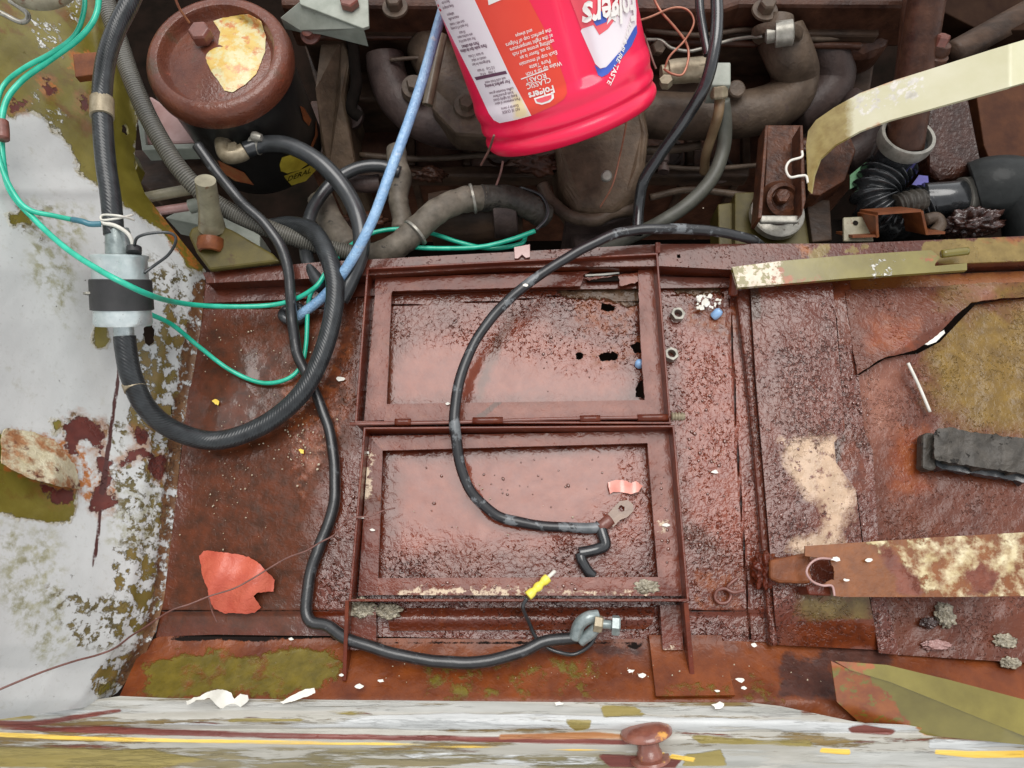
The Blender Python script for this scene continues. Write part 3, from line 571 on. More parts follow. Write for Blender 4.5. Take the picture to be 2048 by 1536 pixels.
sheet('sill_patch', [(1298, 1270), (1442, 1270), (1470, 1390), (1312, 1392)], lambda x, y: lerp(.002, .036, cl01((y-1280)/120)**1.3)+.003, m_sill, step=7, rough=.0006, solid=.003, masks=dict(olive=[], mott=[[(1330, 1370), (1460, 1370), (1460, 1392), (1330, 1392)]], dark=[], hole=[]),
      label='rectangular orange patch plate welded on the sill under the right rib', cat='patch plate')
# outer rail -------------------------------------------------------
yl = lambda pts, w_: line_poly(pts, w_)
def rail_z(x, y):
    t = y-1400-(x-1024)*.006
    return .036+.016*cl01(t/40)-.006*math.exp(-((t-62)/9)**2)-.03*cl01((t-70)/150)
sheet('fender_rail', [(-60, 1440), (150, 1405), (240, 1392), (330, 1396), (700, 1400), (1100, 1404), (1500, 1405), (1560, 1412), (1740, 1450), (1880, 1458), (2120, 1460), (2120, 1620), (-60, 1620)], rail_z, m_rail, step=6, solid=.003, rough=.0010, masks=dict(
    grey=[[(-60, 1438), (200, 1400), (700, 1402), (1200, 1408), (1600, 1415), (1600, 1432), (700, 1422), (300, 1428), (-60, 1448)], [(1250, 1500), (2120, 1500), (2120, 1640), (1250, 1640)]],
    white=[yl([(330, 1446), (600, 1448), (900, 1442), (1250, 1446), (1600, 1452), (1860, 1458)], [6, 12, 30, 30, 26, 12]), yl([(-60, 1430), (100, 1422), (260, 1420)], [10, 12, 4]), [(1860, 1478), (2120, 1480), (2120, 1500), (1860, 1496)], [(800, 1505), (1200, 1512), (1180, 1536), (850, 1530)]],
    mix=[[(-60, 1490), (500, 1500), (1300, 1512), (1300, 1600), (-60, 1600)]],
    olive=[[(-60, 1496), (300, 1500), (420, 1520), (300, 1536), (-60, 1530)], [(450, 1436), (620, 1434), (600, 1446), (460, 1444)], [(1200, 1410), (1270, 1412), (1290, 1430), (1210, 1432)], [(1135, 1444), (1180, 1442), (1175, 1458), (1150, 1462)], [(1380, 1470), (1620, 1478), (1640, 1496), (1400, 1490)], [(640, 1422), (760, 1424), (700, 1432)], [(-60, 1432), (60, 1430), (90, 1440), (-60, 1446)], [(1370, 1510), (1440, 1500), (1460, 1536), (1360, 1536)]],
    red=[yl([(-60, 1446), (60, 1448), (120, 1440), (240, 1420)], [6, 8, 8, 3]), yl([(0, 1458), (200, 1460), (500, 1470), (900, 1478), (1100, 1482), (1300, 1486)], [4, 12, 14, 12, 12, 8]), [(1695, 1455), (1730, 1450), (1790, 1462), (1780, 1470), (1700, 1466)], [(1190, 1506), (1290, 1512), (1370, 1514), (1350, 1536), (1220, 1534)]],
    orange=[yl([(1000, 1472), (1200, 1470), (1330, 1478)], [6, 10, 5]), [(1830, 1452), (2120, 1456), (2120, 1478), (1960, 1480), (1850, 1470)]],
    yellow=[yl([(-60, 1466), (0, 1469), (200, 1478), (500, 1484), (760, 1488), (1000, 1496), (1180, 1501), (1330, 1506)], [8, 9, 7, 7, 5, 3, 3, 2]), yl([(1640, 1500), (1700, 1503)], 9), yl([(1870, 1504), (1950, 1509), (2120, 1508)], [8, 14, 15]), yl([(1340, 1512), (1390, 1520)], 8)]),
    label='chipped grey fender rail with yellow pinstripe running along the bottom', cat='fender rail')
# knob bolt on rail
kn = thing('bumper_bolt', 'rusty mushroom headed bolt standing on the fender rail', 'bolt', P(1300, 1516, .05))
kb = P(1300, 1514, .046); kax = (P(1291, 1458, .0515)-kb)
kl = kax.length; k1 = W(1, kb)
lathe('washer', kb-kax.normalized()*.004, kax, [(k1*34, 0), (k1*40, .001), (k1*38, .004), (k1*20, .005)], m_knob, kn)
lathe('stem', kb, kax, [(k1*26, 0), (k1*25, .006), (k1*22, .008), (k1*22, kl*.5), (k1*24, kl*.72)], m_knob, kn)
lathe('cap', kb, kax, [(k1*20, kl*.66), (k1*44, kl*.74), (k1*52, kl*.84), (k1*52, kl*.92), (k1*46, kl*1.05), (k1*30, kl*1.16), (k1*8, kl*1.2)], m_knob, kn)
# ------------------------------------------------------------------ left inner fender panel
def xb(y):
    ks = [(-60, 250), (200, 265), (340, 285), (400, 310), (540, 412), (640, 402), (800, 372), (1000, 350), (1200, 325), (1290, 296), (1400, 225), (1500, 100)]
    for (y0, x0), (y1, x1) in zip(ks, ks[1:]):
        if y <= y1: return lerp(x0, x1, cl01((y-y0)/(y1-y0)))
    return 100
def fen_z(x, y):
    d = max(0, xb(y)-x); base = lerp(.045, .0, cl01((y-380)/160))
    return base+.012*cl01(d/30)+.19*d/400*cl01(d/90+.3)+.008*math.sin(y*.006)*cl01(d/150)+(.02*cl01((y-1340)/80))
fen_clip = [(-80, -80), (205, -80), (215, 0), (255, 150), (275, 235), (268, 330), (290, 388), (350, 465), (412, 542), (404, 640), (388, 740), (376, 800), (362, 900), (352, 1000), (340, 1100), (328, 1200), (312, 1260), (285, 1320), (235, 1385), (190, 1412), (-80, 1450)]
sheet('inner_fender', fen_clip, fen_z, m_fender, step=7, solid=.003, rough=.0004, masks=dict(
    streak=[[(60, 400), (180, 420), (130, 640), (60, 560)], [(0, 1050), (120, 1060), (140, 1300), (90, 1340), (0, 1200)], [(240, 960), (310, 1000), (290, 1120), (220, 1080)]],
    speck=[[(220, 940), (320, 920), (310, 1120), (250, 1090)], [(100, 1180), (260, 1200), (240, 1300), (150, 1290)], [(40, 410), (90, 420), (80, 480), (30, 450)], [(280, 510), (390, 540), (370, 620), (290, 590)], [(130, 820), (260, 860), (240, 900)]],
    olive=[[(-80, -80), (205, -80), (260, 150), (280, 235), (275, 330), (296, 388), (412, 530), (400, 545), (330, 470), (255, 412), (190, 372), (150, 320), (118, 262), (90, 235), (56, 215), (20, 232), (-80, 250)],
           [(-80, 860), (5, 870), (25, 935), (150, 978), (135, 1042), (40, 1035), (-80, 1005)], [(105, 835), (125, 840), (128, 862), (110, 860)], [(190, 640), (215, 650), (215, 697), (190, 695)],
           [(195, 1370), (230, 1360), (225, 1385), (195, 1390)], [(20, 425), (50, 418), (60, 445), (28, 450)]],
    mottle=[[(262, 690), (320, 650), (345, 600), (385, 640), (350, 760), (300, 790), (275, 740)], [(255, 800), (360, 780), (350, 900), (330, 980), (290, 950), (290, 890), (265, 860)], [(235, 1100), (310, 1090), (315, 1180), (300, 1270), (225, 1280)], [(320, 980), (345, 1060), (290, 1070)], [(190, 1340), (270, 1290), (240, 1380), (190, 1400)]],
    flake=[[(60, 35), (120, 50), (125, 110), (75, 95)], [(95, 215), (130, 225), (120, 260), (90, 250)], [(135, 0), (160, 0), (155, 60), (140, 30)], [(60, 180), (75, 180), (85, 230), (70, 240)]],
    orange=[[(20, 860), (150, 880), (190, 960), (230, 980), (200, 1010), (60, 960), (10, 940)], [(140, 100), (190, 105), (185, 150), (145, 150)], [(75, 150), (115, 170), (110, 200), (85, 190)], [(305, 405), (400, 500), (395, 540), (350, 500)]],
    rust=[[(135, 840), (150, 832), (172, 836), (180, 846), (200, 845), (210, 865), (205, 888), (185, 895), (170, 880), (150, 900), (150, 925), (132, 890)], [(195, 905), (225, 925), (222, 960), (195, 945)], [(185, 985), (205, 980), (228, 990), (230, 1010), (205, 1025), (186, 1015)], [(205, 940), (220, 960), (210, 985), (200, 975)],
          [(75, 965), (150, 985), (140, 1010), (110, 1005)], [(238, 920), (262, 900), (290, 898), (300, 912), (262, 915), (240, 930)], [(268, 860), (295, 860), (290, 890), (270, 885)], [(300, 910), (335, 915), (335, 945), (320, 960), (300, 935)], [(88, 158), (100, 160), (108, 185), (95, 188)], [(20, 200), (50, 205), (50, 220), (25, 222)], [(205, 148), (212, 150), (210, 152)], [(160, 190), (175, 192), (178, 225), (165, 225)]],
    crust=[line_poly([(405, 560), (398, 640), (384, 740), (374, 800), (358, 900), (346, 1000), (335, 1100), (322, 1200), (290, 1290), (240, 1370)], [34, 40, 50, 50, 44, 40, 40, 36, 30, 26])],
    drip=[line_poly([(240, 690), (236, 760), (226, 830), (212, 930), (204, 990)], [4, 7, 7, 9, 14]), line_poly([(200, 1020), (196, 1070), (190, 1110), (182, 1146)], [8, 7, 8, 1])]),
    holes=[[(288, 655), (296, 648), (306, 652), (312, 668), (308, 686), (300, 692), (290, 684), (285, 668)], [(244, 251), (250, 248), (258, 258), (259, 268), (253, 272), (246, 265)], [(342, 812), (348, 812), (348, 828), (342, 828)]],
    label='pale grey inner fender panel with peeling paint over olive, left side', cat='body panel')
# torn flap
flap = sheet('torn_flap', [(4, 868), (14, 856), (60, 862), (110, 880), (150, 930), (162, 978), (120, 972), (60, 955), (4, 925)], lambda x, y: fen_z(x, y)+.004+.026*cl01((y-870)/90)*cl01((170-x)/60), m_scrap, step=5, solid=.0012, jag=1.5, rough=.0012,
      label='torn curled scrap of blistered sheet lying on the grey fender panel', cat='metal scrap')
for a, b in (((6, 922, .215), (44, 950, .19)), ((48, 915, .20), (66, 900, .2)), ((126, 944, .15), (144, 928, .145))):
    pass
# wire loop and lamp shell in the corner
lathe('lamp_shell', P(85, -30, .27), Vector((.2, .1, 1)), [(.034, 0), (.034, .004), (.030, .012), (.018, .020), (.003, .023)], m_pipe, label='cream domed lamp shell poking into the top left corner', cat='lamp')
tube('metal_hook', [(-20, 15, .26), (10, 30, .255), (40, 44, .25), (54, 40, .25), (55, 28, .25), (40, 15, .25), (20, 2, .25)], 5, m_steel, label='bent grey metal hook under the lamp shell', cat='hook')
# ------------------------------------------------------------------ fuel pump and its hoses
fz = lambda x, y, h=0: fen_z(x, y)+h
pz = .085
pu = thing('fuel_pump', 'zinc electric fuel pump with black band clamp on the fender panel', 'fuel pump', P(245, 600, fz(245, 600)))
pa, pb = P(238, 508, .155), P(247, 652, .125); pax = pb-pa; pl_ = pax.length; r1 = W(52, pa)
lathe('canister', pa, pax, [(r1*.3, 0), (r1*.97, .001), (r1*1.04, .002), (r1*1.04, .004), (r1*.98, .007), (r1, pl_*.4), (r1*1.02, pl_*.8), (r1*1.05, pl_*.95), (r1*.98, pl_), (r1*.3, pl_+.001)], m_zinc, pu)
lathe('band_clamp', pa, pax, [(r1*1.05, pl_*.35), (r1*1.10, pl_*.36), (r1*1.12, pl_*.77), (r1*1.06, pl_*.78)], m_blackb, pu)
hexn('mount_ear', P(188, 590, .15), UPV, W(20, pa), W(50, pa)*.1, m_steel, pu)
lathe('inlet_neck', pa-pax.normalized()*W(52, pa), pax, [(W(20, pa), 0), (W(23, pa), .004), (W(25, pa), W(52, pa))], m_galv, pu)
lathe('outlet_neck', pb, pax, [(W(19, pa), 0), (W(19, pa), W(22, pa)), (W(17, pa), W(24, pa))], m_zinc, pu)
lathe('grommet', P(268, 506, .165), P(268, 494, .165)-P(268, 506, .165), [(W(14, pa), 0), (W(14, pa), W(12, pa)), (W(8, pa), W(14, pa))], m_blackb, pu)
tube('lead', [(268, 496, .168), (258, 470, .175), (232, 452, .178), (202, 446, .175)], 4, m_white, pu, seg=8)
tube('lead', [(268, 496, .168), (275, 475, .18), (305, 466, .18), (340, 466, .175), (352, 480, .168), (338, 508, .155), (310, 530, .15), (288, 546, .15)], 3, m_greyhose, pu, seg=8)
tube('fuel_hose', [(285, -60, .20), (262, 0, .195), (232, 60, .19), (212, 120, .19), (204, 190, .19), (206, 260, .185), (212, 330, .18), (222, 400, .175), (228, 470, .165)], 19, m_braid, n=14, seg=20, label='thick black braided hose running down the fender into the top of the fuel pump', cat='hose')
tube('fuel_hose', [(249, 672, .125), (252, 700, .12), (262, 750, .11), (290, 812, .09), (340, 856, .06), (410, 880, .035), (470, 874, .03), (540, 842, .03), (600, 790, .035), (640, 720, .04), (664, 640, .045), (670, 570, .05), (655, 510, .05), (625, 462, .035), (580, 450, .02), (540, 455, 0)], 19, m_braid, n=12, seg=20, label='thick black braided hose looping from the pump outlet over the tray', cat='hose')
def clamp(lab, px, py, z, d, r, wd, m):
    c = P(px, py, z); a = P(px+d[0], py+d[1], z)-c; a.normalize(); r = W(r, c); h = W(wd, c)
    return lathe('hose_clamp', c-a*h/2, a, [(r*.96, 0), (r*1.06, 0.0002), (r*1.06, h), (r*.96, h+.0002)], m, label=lab, cat='hose clamp')
clamp('tarnished tin clip around the upper black hose by the olive panel', 204, 216, .188, (0, 10), 21, 42, m_brass)
clamp('narrow brass clip on the hose below the fuel pump', 268, 772, .104, (4, 10), 20, 16, m_brass)
clamp('grey worm drive clamp on the hose leaving the black filter', 512, 290, .045, (10, 2), 17, 20, m_steel)
tube('spring_clip', [(265, 430, .19), (240, 436, .205), (205, 440, .20), (206, 430, .2), (240, 432, .208), (268, 440, .19)], 2.3, m_white, seg=8, label='white wire spring clip on the hose just above the pump', cat='clip')
prism('olive_tab', [(145, 108), (195, 103), (192, 148), (150, 154)], .15, .14, m_rustor, label='small rusty tab on the olive panel left of the hose', cat='metal tab', bevel=.001)
# green wires
def gw(pts, lab, r=5): return tube('green_wire', pts, r, m_green, seg=10, n=12, label=lab, cat='wire', group='loose green wires')
gw([(168, -30, .24), (168, 20, .24), (150, 70, .235), (105, 105, .23), (50, 135, .225), (12, 165, .22), (-4, 200, .22), (-8, 260, .22), (2, 330, .215), (30, 390, .205), (60, 420, .2), (110, 432, .19), (148, 440, .18)], 'green wire looping from the top edge to a blue splice above the pump')
tube('wire_splice', [(145, 439, .182), (165, 443, .184), (180, 448, .182), (202, 448, .178)], 6, m_bluebead, seg=10, label='blue heat shrink splice joining green wire and white lead', cat='wire splice').data.materials[0] = mat('blue_splice', (.03, .12, .16), (.06, .2, .25), bump=None, rough=.3)
gw([(200, -30, .24), (192, 30, .24), (160, 75, .235), (100, 120, .225), (40, 165, .22), (8, 215, .22), (4, 300, .215), (20, 380, .205), (70, 440, .195), (130, 495, .195), (190, 535, .205), (245, 565, .205), (300, 590, .175), (350, 604, .10), (420, 612, .05), (520, 612, .03), (580, 602, .03), (630, 575, .04), (655, 540, .04)], 'longest green wire crossing the pump and the tray corner', 6)
gw([(300, 628, .11), (345, 650, .07), (400, 695, .03), (460, 740, .012), (520, 765, .008), (570, 760, .01), (600, 735, .01), (612, 690, .012), (618, 600, .02), (640, 560, .03)], 'green wire hanging in a curve from the pump base over the tray', 4.5)
gw([(655, 540, .02), (690, 500, .0), (740, 468, -.01), (800, 458, -.015), (860, 466, -.02), (920, 485, -.02), (980, 497, -.02), (1040, 488, -.02), (1052, 470, -.03)], 'green wire passing behind the heater hose toward the engine', 4.5)
gw([(820, 494, -.005), (880, 497, -.005), (960, 494, -.005), (1020, 480, -.005), (1070, 462, -.005)], 'short green wire ending at a blue splice beside the heater hose', 5)
tube('blue_lead', [(1072, 460, -.005), (1092, 438, -.005), (1095, 415, -.005), (1080, 390, -.01), (1040, 375, -.02)], 3.5, m_greyhose, seg=8, label='thin dark blue lead curling off the green wire end', cat='wire')
tube('red_clip', [(4, 244, .225), (6, 262, .225), (6, 278, .225)], 12, m_rust, seg=12, label='red brown clip gripping the green wires at the left edge', cat='clip')
# ------------------------------------------------------------------ canister filter
fl = thing('oil_filter', 'black canister filter with rusty red lid and scorched sticker', 'oil filter', P(545, 330, -.12))
lz = .105; lc = P(432, 106, lz); Rl = W(146, lc); Zv = Vector((0, 0, 1))
lathe('lid', lc-Zv*.028, Zv, [(Rl*.95, 0), (Rl*1.0, .002), (Rl*1.01, .010), (Rl*.99, .020), (Rl*.95, .026), (Rl*.87, .030), (Rl*.80, .029), (Rl*.765, .024), (Rl*.75, .018), (Rl*.70, .014), (Rl*.5, .016), (Rl*.22, .022), (Rl*.15, .024), (Rl*.1, .024)], m_canred, fl, seg=72)
lathe('can', lc-Zv*.21, Zv, [(Rl*.5, 0), (Rl*.80, .004), (Rl*.93, .02), (Rl*.94, .175), (Rl*.94, .185)], m_canblack, fl, seg=64)
bo = hexn('lid_bolt', P(404, 72, lz)-Zv*.004, Zv, Rl*.155, .016, m_rust, fl, rot=.35, bevel=.001)
def lidz(r): # sticker follows lid surface
    pr = [(0, .024), (.15, .0245), (.22, .0225), (.5, .0165), (.70, .0145), (.75, .0185), (.8, .03)]
    for (a, za), (b, zb) in zip(pr, pr[1:]):
        if r <= b: return lerp(za, zb, (r-a)/(b-a))
    return .03
stp = [(430, 45), (450, 38), (495, 32), (518, 45), (527, 75), (525, 105), (510, 145), (490, 165), (466, 180), (450, 178), (440, 160), (425, 140), (415, 115), (420, 100), (438, 92), (443, 65)]
stp = [(470+(x-470)*1.08, 105+(y-105)*1.05) for x, y in stp]
sheet('sticker', stp, lambda x, y: lz-.028+lidz(min((P(x, y, lz-.01)-Vector((lc.x, lc.y, lz-.01))).length/Rl, .79))+.0008, m_sticker, step=5, solid=.0003, parent=fl, jag=.8)
def can_pt(px, py, off=.0006):      # pixel -> point on the can's side
    r = ray(px, py); R = Rl*.94+off; ox, oy = CAM.x-lc.x, CAM.y-lc.y
    a = r.x**2+r.y**2; b = 2*(ox*r.x+oy*r.y); c_ = ox*ox+oy*oy-R*R; dd = b*b-4*a*c_
    t = (-b-math.sqrt(max(dd, 0)))/(2*a); return CAM+r*t
def can_patch(name, poly, m, off=.0006):
    p = sheet(name, poly, lambda x, y: 0, m, step=5, solid=0)
    inv = p.location.copy()
    for v in p.data.vertices:
        q = proj(v.co+inv); v.co = can_pt(q[0], q[1], off)-inv
    p.parent = fl; p.location = inv-fl.location
    bm = bmesh.new(); bm.from_mesh(p.data); bmesh.ops.recalc_face_normals(bm, faces=bm.faces); bm.to_mesh(p.data); bm.free()
    return p
can_patch('gold_emblem', [(559, 330), (564, 315), (580, 310), (600, 316), (620, 325), (600, 340), (575, 347), (562, 342)], m_ytag)
can_patch('gold_label', [(568, 352), (605, 338), (625, 328), (632, 340), (612, 362), (583, 371), (575, 362)], m_ytag)
tx0, ty0 = 599, 350
text('lettering', 'DERAL', 17, lambda u, v: can_pt(tx0+u*.93+v*.32, ty0+u*-.36-v*.9, .0011), m_dark, fl, bold=.2)
can_patch('red_label', [(435, 320), (455, 330), (488, 345), (508, 370), (470, 362), (445, 345)], m_rtag)
can_patch('rust_scar', [(600, 212), (608, 215), (623, 240), (618, 252), (607, 240)], m_rustor)
can_patch('rust_scar', [(632, 240), (636, 270), (626, 295), (618, 300), (630, 270)], m_rustor)
# elbow fitting
el = thing('elbow_fitting', 'brass elbow fitting screwed into the side of the black filter', 'pipe fitting', P(450, 300, .05))
tube('elbow', [(450, 272, .040), (447, 290, .045), (455, 310, .047), (478, 308, .047), (490, 302, .047)], 17, m_brass, el, seg=16, n=6)
c0 = P(452, 278, .042); hexn('union_nut', c0, P(450, 268, .030)-c0, W(24, c0), W(12, c0), m_rustor, el)
c0 = P(462, 306, .047); hexn('union_nut', c0, P(480, 303, .047)-c0, W(20, c0), W(16, c0), m_brass, el)
lathe('worm_screw', P(505, 272, .06), P(525, 276, .06)-P(505, 272, .06), [(W(9, c0), 0), (W(10, c0), .004), (W(7, c0), .012)], m_steel, label='small worm screw on top of the filter hose clamp', cat='screw')
tube('oil_hose', [(490, 300, .046), (530, 288, .046), (580, 292, .05), (640, 325, .05), (690, 380, .045), (718, 440, .045), (722, 500, .04), (700, 560, .035), (680, 600, .03)], 17, m_greyhose, n=12, seg=18, label='smooth grey hose arching from the filter elbow down to the tray', cat='hose')
tube('return_hose', [(800, 345, -.03), (760, 332, -.025), (710, 338, -.02), (660, 370, -.015), (625, 420, -.01), (612, 480, .0), (618, 530, .02), (645, 575, .03)], 13, m_greyhose, n=12, seg=16, label='slim dark hose curving behind the filter hose into the tray corner', cat='hose')
tube('heater_pipe', [(640, 395, -.05), (660, 440, -.05), (700, 500, -.04)], 26, m_heater, n=10, label='dirty grey pipe sloping behind the hoses right of the filter', cat='pipe')
tube('blue_hose', [(885, 20, .13), (868, 80, .125), (845, 160, .12), (815, 250, .11), (780, 345, .10), (745, 440, .085), (700, 525, .06), (650, 590, .03), (592, 636, .012)], 10.5, m_bluehose, n=14, seg=18, label='light blue hose beaded with raindrops slanting from bucket to tray', cat='hose')
tube('ribbed_conduit', [(200, -60, .12), (212, 0, .11), (240, 90, .10), (268, 170, .095), (310, 260, .085), (365, 345, .07), (430, 405, .05), (520, 450, .035), (600, 480, .02), (680, 502, .005), (740, 512, -.005)], 18, m_ribbed, n=16, seg=18, label='ribbed grey conduit running diagonally past the filter', cat='conduit')
tube('battery_cable', [(395, 290, .08), (430, 340, .07), (480, 400, .065), (540, 460, .06), (572, 520, .05), (580, 580, .04), (584, 640, .03), (596, 710, .02), (630, 785, .01), (658, 860, .009), (670, 940, .009), (665, 1020, .009), (640, 1090, .009), (620, 1150, .009), (612, 1215, .009), (622, 1244, .010), (655, 1252, .012), (700, 1280, .018), (780, 1305, .022), (870, 1322, .024), (960, 1325, .024), (1040, 1305, .024), (1090, 1282, .022), (1150, 1274, .02), (1160, 1270, .02)], 11.5, m_cabled, n=12, seg=14, wob=.0012, label='long black cable snaking down the tray to a clamp terminal', cat='cable')
tube('battery_cable', [(1545, 520, -.03), (1528, 498, .0), (1500, 478, .03), (1430, 463, .045), (1350, 458, .055), (1270, 460, .06), (1200, 480, .06), (1120, 525, .055), (1040, 580, .05), (980, 640, .045), (935, 715, .045), (912, 800, .045), (912, 880, .04), (935, 970, .028), (985, 1025, .018), (1050, 1046, .012), (1120, 1054, .010), (1190, 1056, .010), (1200, 1050, .011)], 10.5, m_cablew, n=12, seg=14, wob=.001, label='black cable with chalky sleeve curving across both frames to a ring lug', cat='cable')
# lug
lg = thing('cable_lug', 'brown crimped ring lug on the cable end in the lower frame', 'cable lug', P(1225, 1035, .01))
tube('barrel', [(1198, 1056, .011), (1222, 1038, .011)], 12, m_rust, lg, seg=14, n=4)
sheet('tongue', [(1212, 1032), (1228, 1014), (1240, 1002), (1255, 1000), (1266, 1008), (1267, 1022), (1255, 1034), (1240, 1040), (1226, 1054)], lambda x, y: .012, mat('brown_lug', (.14, .08, .05), (.24, .15, .10), bump=(200, .4), rough=.4, coat=.3), step=3, solid=.002, parent=lg, holes=[[(1243+7*math.cos(a/8*6.283), 1018+7*math.sin(a/8*6.283)) for a in range(8)]])
# tape scrap / broken strap under lug
tube('cable_stub', [(1200, 1052, .010), (1206, 1070, .012), (1210, 1090, .012), (1196, 1098, .010), (1176, 1103, .009), (1158, 1106, .009)], 12, m_cable, seg=12, n=8, label='short black cable stub folded under the ring lug', cat='cable')
tube('cable_stub', [(1160, 1106, .009), (1164, 1122, .009), (1176, 1142, .007), (1186, 1152, .005)], 11, m_cable, seg=12, n=8, label='short black cable stub dropping to the lower frame ledge', cat='cable')
# clamp terminal with bolt
ctm = thing('terminal_clamp', 'zinc battery terminal clamp with long bolt at the cable end in the trough', 'battery terminal', P(1190, 1250, .02))
tube('clamp_ring', [(1150, 1276, .022), (1158, 1250, .03), (1175, 1236, .034), (1196, 1232, .032)], 13, m_galv, ctm, seg=14)
tube('clamp_ring', [(1160, 1282, .020), (1182, 1266, .026), (1196, 1250, .028)], 12, m_galv, ctm, seg=14)
c0 = P(1188, 1246, .036); hexn('nut', c0, P(1210, 1250, .036)-c0, W(17, c0), W(17, c0), m_brass, ctm)
c1 = P(1205, 1248, .036); lathe('bolt_shank', c1, P(1230, 1250, .036)-c1, [(W(9, c1), 0), (W(9, c1), W(20, c1)), (W(8, c1), W(22, c1))], m_galv, ctm)
c2 = P(1224, 1250, .036); hexn('bolt_head', c2, P(1245, 1252, .037)-c2, W(20, c2), W(16, c2), m_galv, ctm)
tube('thin_lead', [(1195, 1262, .02), (1180, 1290, .015), (1150, 1308, .012), (1120, 1305, .014), (1095, 1295, .014), (1072, 1275, .012), (1058, 1245, .02), (1046, 1215, .045), (1054, 1196, .05)], 4, m_greyhose, seg=8, label='thin grey lead from the terminal up to the yellow connector', cat='wire')
yc = thing('butt_connector', 'yellow crimp connector lying across the bottom ledge of the lower frame', 'connector', P(1080, 1170, .05))
yp = [P(1056, 1192, .05), P(1106, 1146, .045)]
finish('sleeve', sweep([yp[0].lerp(yp[1], i/24) for i in range(20)], lambda t: W(9.5, yp[0])*(1-.32*math.exp(-((t-.33)/.08)**2)-.32*math.exp(-((t-.68)/.08)**2)), 14), m_yellow, yc, smooth=True)
tube('wire_tip', [(1096, 1155, .047), (1110, 1142, .045)], 4, m_white, yc, seg=8, n=3)
# ------------------------------------------------------------------ olive flange, rods near filter
of = thing('pipe_flange', 'olive plate with a red pipe stub and an upright post above the tray corner', 'flange', P(440, 480, .04))
prism('plate', [(376, 470), (382, 455), (405, 447), (440, 448), (470, 462), (500, 480), (545, 506), (560, 522), (418, 540), (392, 505)], .045, .036, m_olived, of, bevel=.003)
c0 = P(424, 455, .045); lathe('post', c0, Vector((.22, .42, 1)), [(W(26, c0), 0), (W(24, c0), .01), (W(20, c0), .03), (W(20, c0), .05), (W(19, c0), .07)], m_pipe, of)
c0 = P(422, 478, .046); lathe('pipe_stub', c0, Vector((0, -.9, -.1)), [(W(25, c0), 0), (W(26, c0), .010), (W(22, c0), .016), (W(18, c0), .017), (W(15, c0), .010)], m_rustor, of)
tube('push_rod', [(270, 400, .02), (330, 388, .02), (400, 375, .02), (430, 368, .02)], 11, m_pipe, seg=14, label='pale upper rod crossing behind the ribbed conduit', cat='rod')
tube('brake_line', [(300, 425, .01), (345, 418, .01), (385, 412, .01)], 9, m_pinkplate, seg=14, label='pinkish lower rod ending in a grey nut', cat='rod')
c0 = P(378, 414, .01); lathe('rod_end', c0, P(410, 406, .01)-c0, [(W(10, c0), 0), (W(14, c0), .001), (W(14, c0), W(28, c0)), (W(10, c0), W(29, c0))], m_greyplate, label='grey collar nut on the end of the pinkish rod', cat='nut')
prism('relay_box', [(276, 212), (300, 190), (400, 255), (398, 285), (282, 290)], -.01, -.05, m_pinkplate, bevel=.004, label='pink primed box partly hidden under the filter lid', cat='box')
prism('box_rim', [(270, 205), (284, 206), (292, 290), (402, 286), (404, 296), (284, 300)], -.004, -.03, m_greyplate, bevel=.001, label='pale rim strip bordering the pink box', cat='trim')
prism('side_bracket', [(262, 300), (420, 300), (440, 360), (300, 380), (262, 350)], -.06, -.12, m_engine, label='dark oily bracket below the pink box', cat='bracket')
prism('side_bracket', [(330, 435), (400, 400), (520, 470), (520, 500), (400, 450)], -.05, -.1, m_greyplate, label='grey bracket behind the olive flange', cat='bracket')
prism('small_cover', [(236, 318), (262, 300), (276, 330), (262, 362), (240, 350)], .05, .03, m_olive, label='small olive bracket with bolt at the fender panel edge', cat='bracket')
hexn('panel_bolt', P(242, 322, .06), Vector((-.2, -.3, 1)), W(14, P(242, 322, .06)), .008, m_olive, label='hex bolt on the olive fender edge', cat='bolt')
# ------------------------------------------------------------------ engine bay
eng = thing('engine_block', 'dark oily engine block filling the bay behind the tray', 'engine', P(1150, 200, -.3))
prism('valve_cover', [(560, -220), (1900, -220), (1860, 10), (1480, 8), (1450, 18), (700, 10), (560, 10)], .06, -.02, m_enginer, eng, bevel=.006)
prism('cylinder_head', [(560, -60), (1760, -60), (1760, 70), (1300, 66), (700, 60), (600, 60)], .015, -.12, m_engine, eng, bevel=.004)
prism('upper_block', [(600, 60), (1760, 60), (1740, 190), (1300, 190), (700, 200), (640, 200)], -.07, -.3, m_engine, eng, bevel=.004)
prism('lower_block', [(620, 200), (1760, 190), (1740, 330), (620, 340)], -.15, -.4, m_enginer, eng, bevel=.004)
prism('oil_pan_rail', [(640, 330), (1500, 330), (1500, 352), (640, 352)], -.13, -.16, m_engine, eng, bevel=.004)
tube('trim_pipe', [(640, 75, .0), (900, 74, .0), (1500, 88, .0), (1720, 92, .0)], 7, m_enginer, eng, seg=10)
for x, y in ((790, 14), (1530, 20), (640, 20)):
    c0 = P(x, y, .062); hexn('head_bolt', c0, Zv, W(17, c0), .016, m_cast, eng, rot=.3, bevel=.001); lathe('bolt_washer', c0-Zv*.002, Zv, [(W(26, c0), 0), (W(25, c0), .003), (W(17, c0), .004)], m_cast, eng)
for x, y, z, r_ in ((1010, 40, .016, 13), (1110, 46, .016, 13), (1380, 36, .016, 13), (1470, 44, .016, 12), (1640, 40, .016, 13), (1700, 36, .016, 14), (760, 48, .016, 13), (850, 50, .016, 12)):
    c0 = P(x, y, z); hexn('cover_bolt', c0, Zv, W(r_, c0), .009, m_cast, eng, rot=x, bevel=.0008)
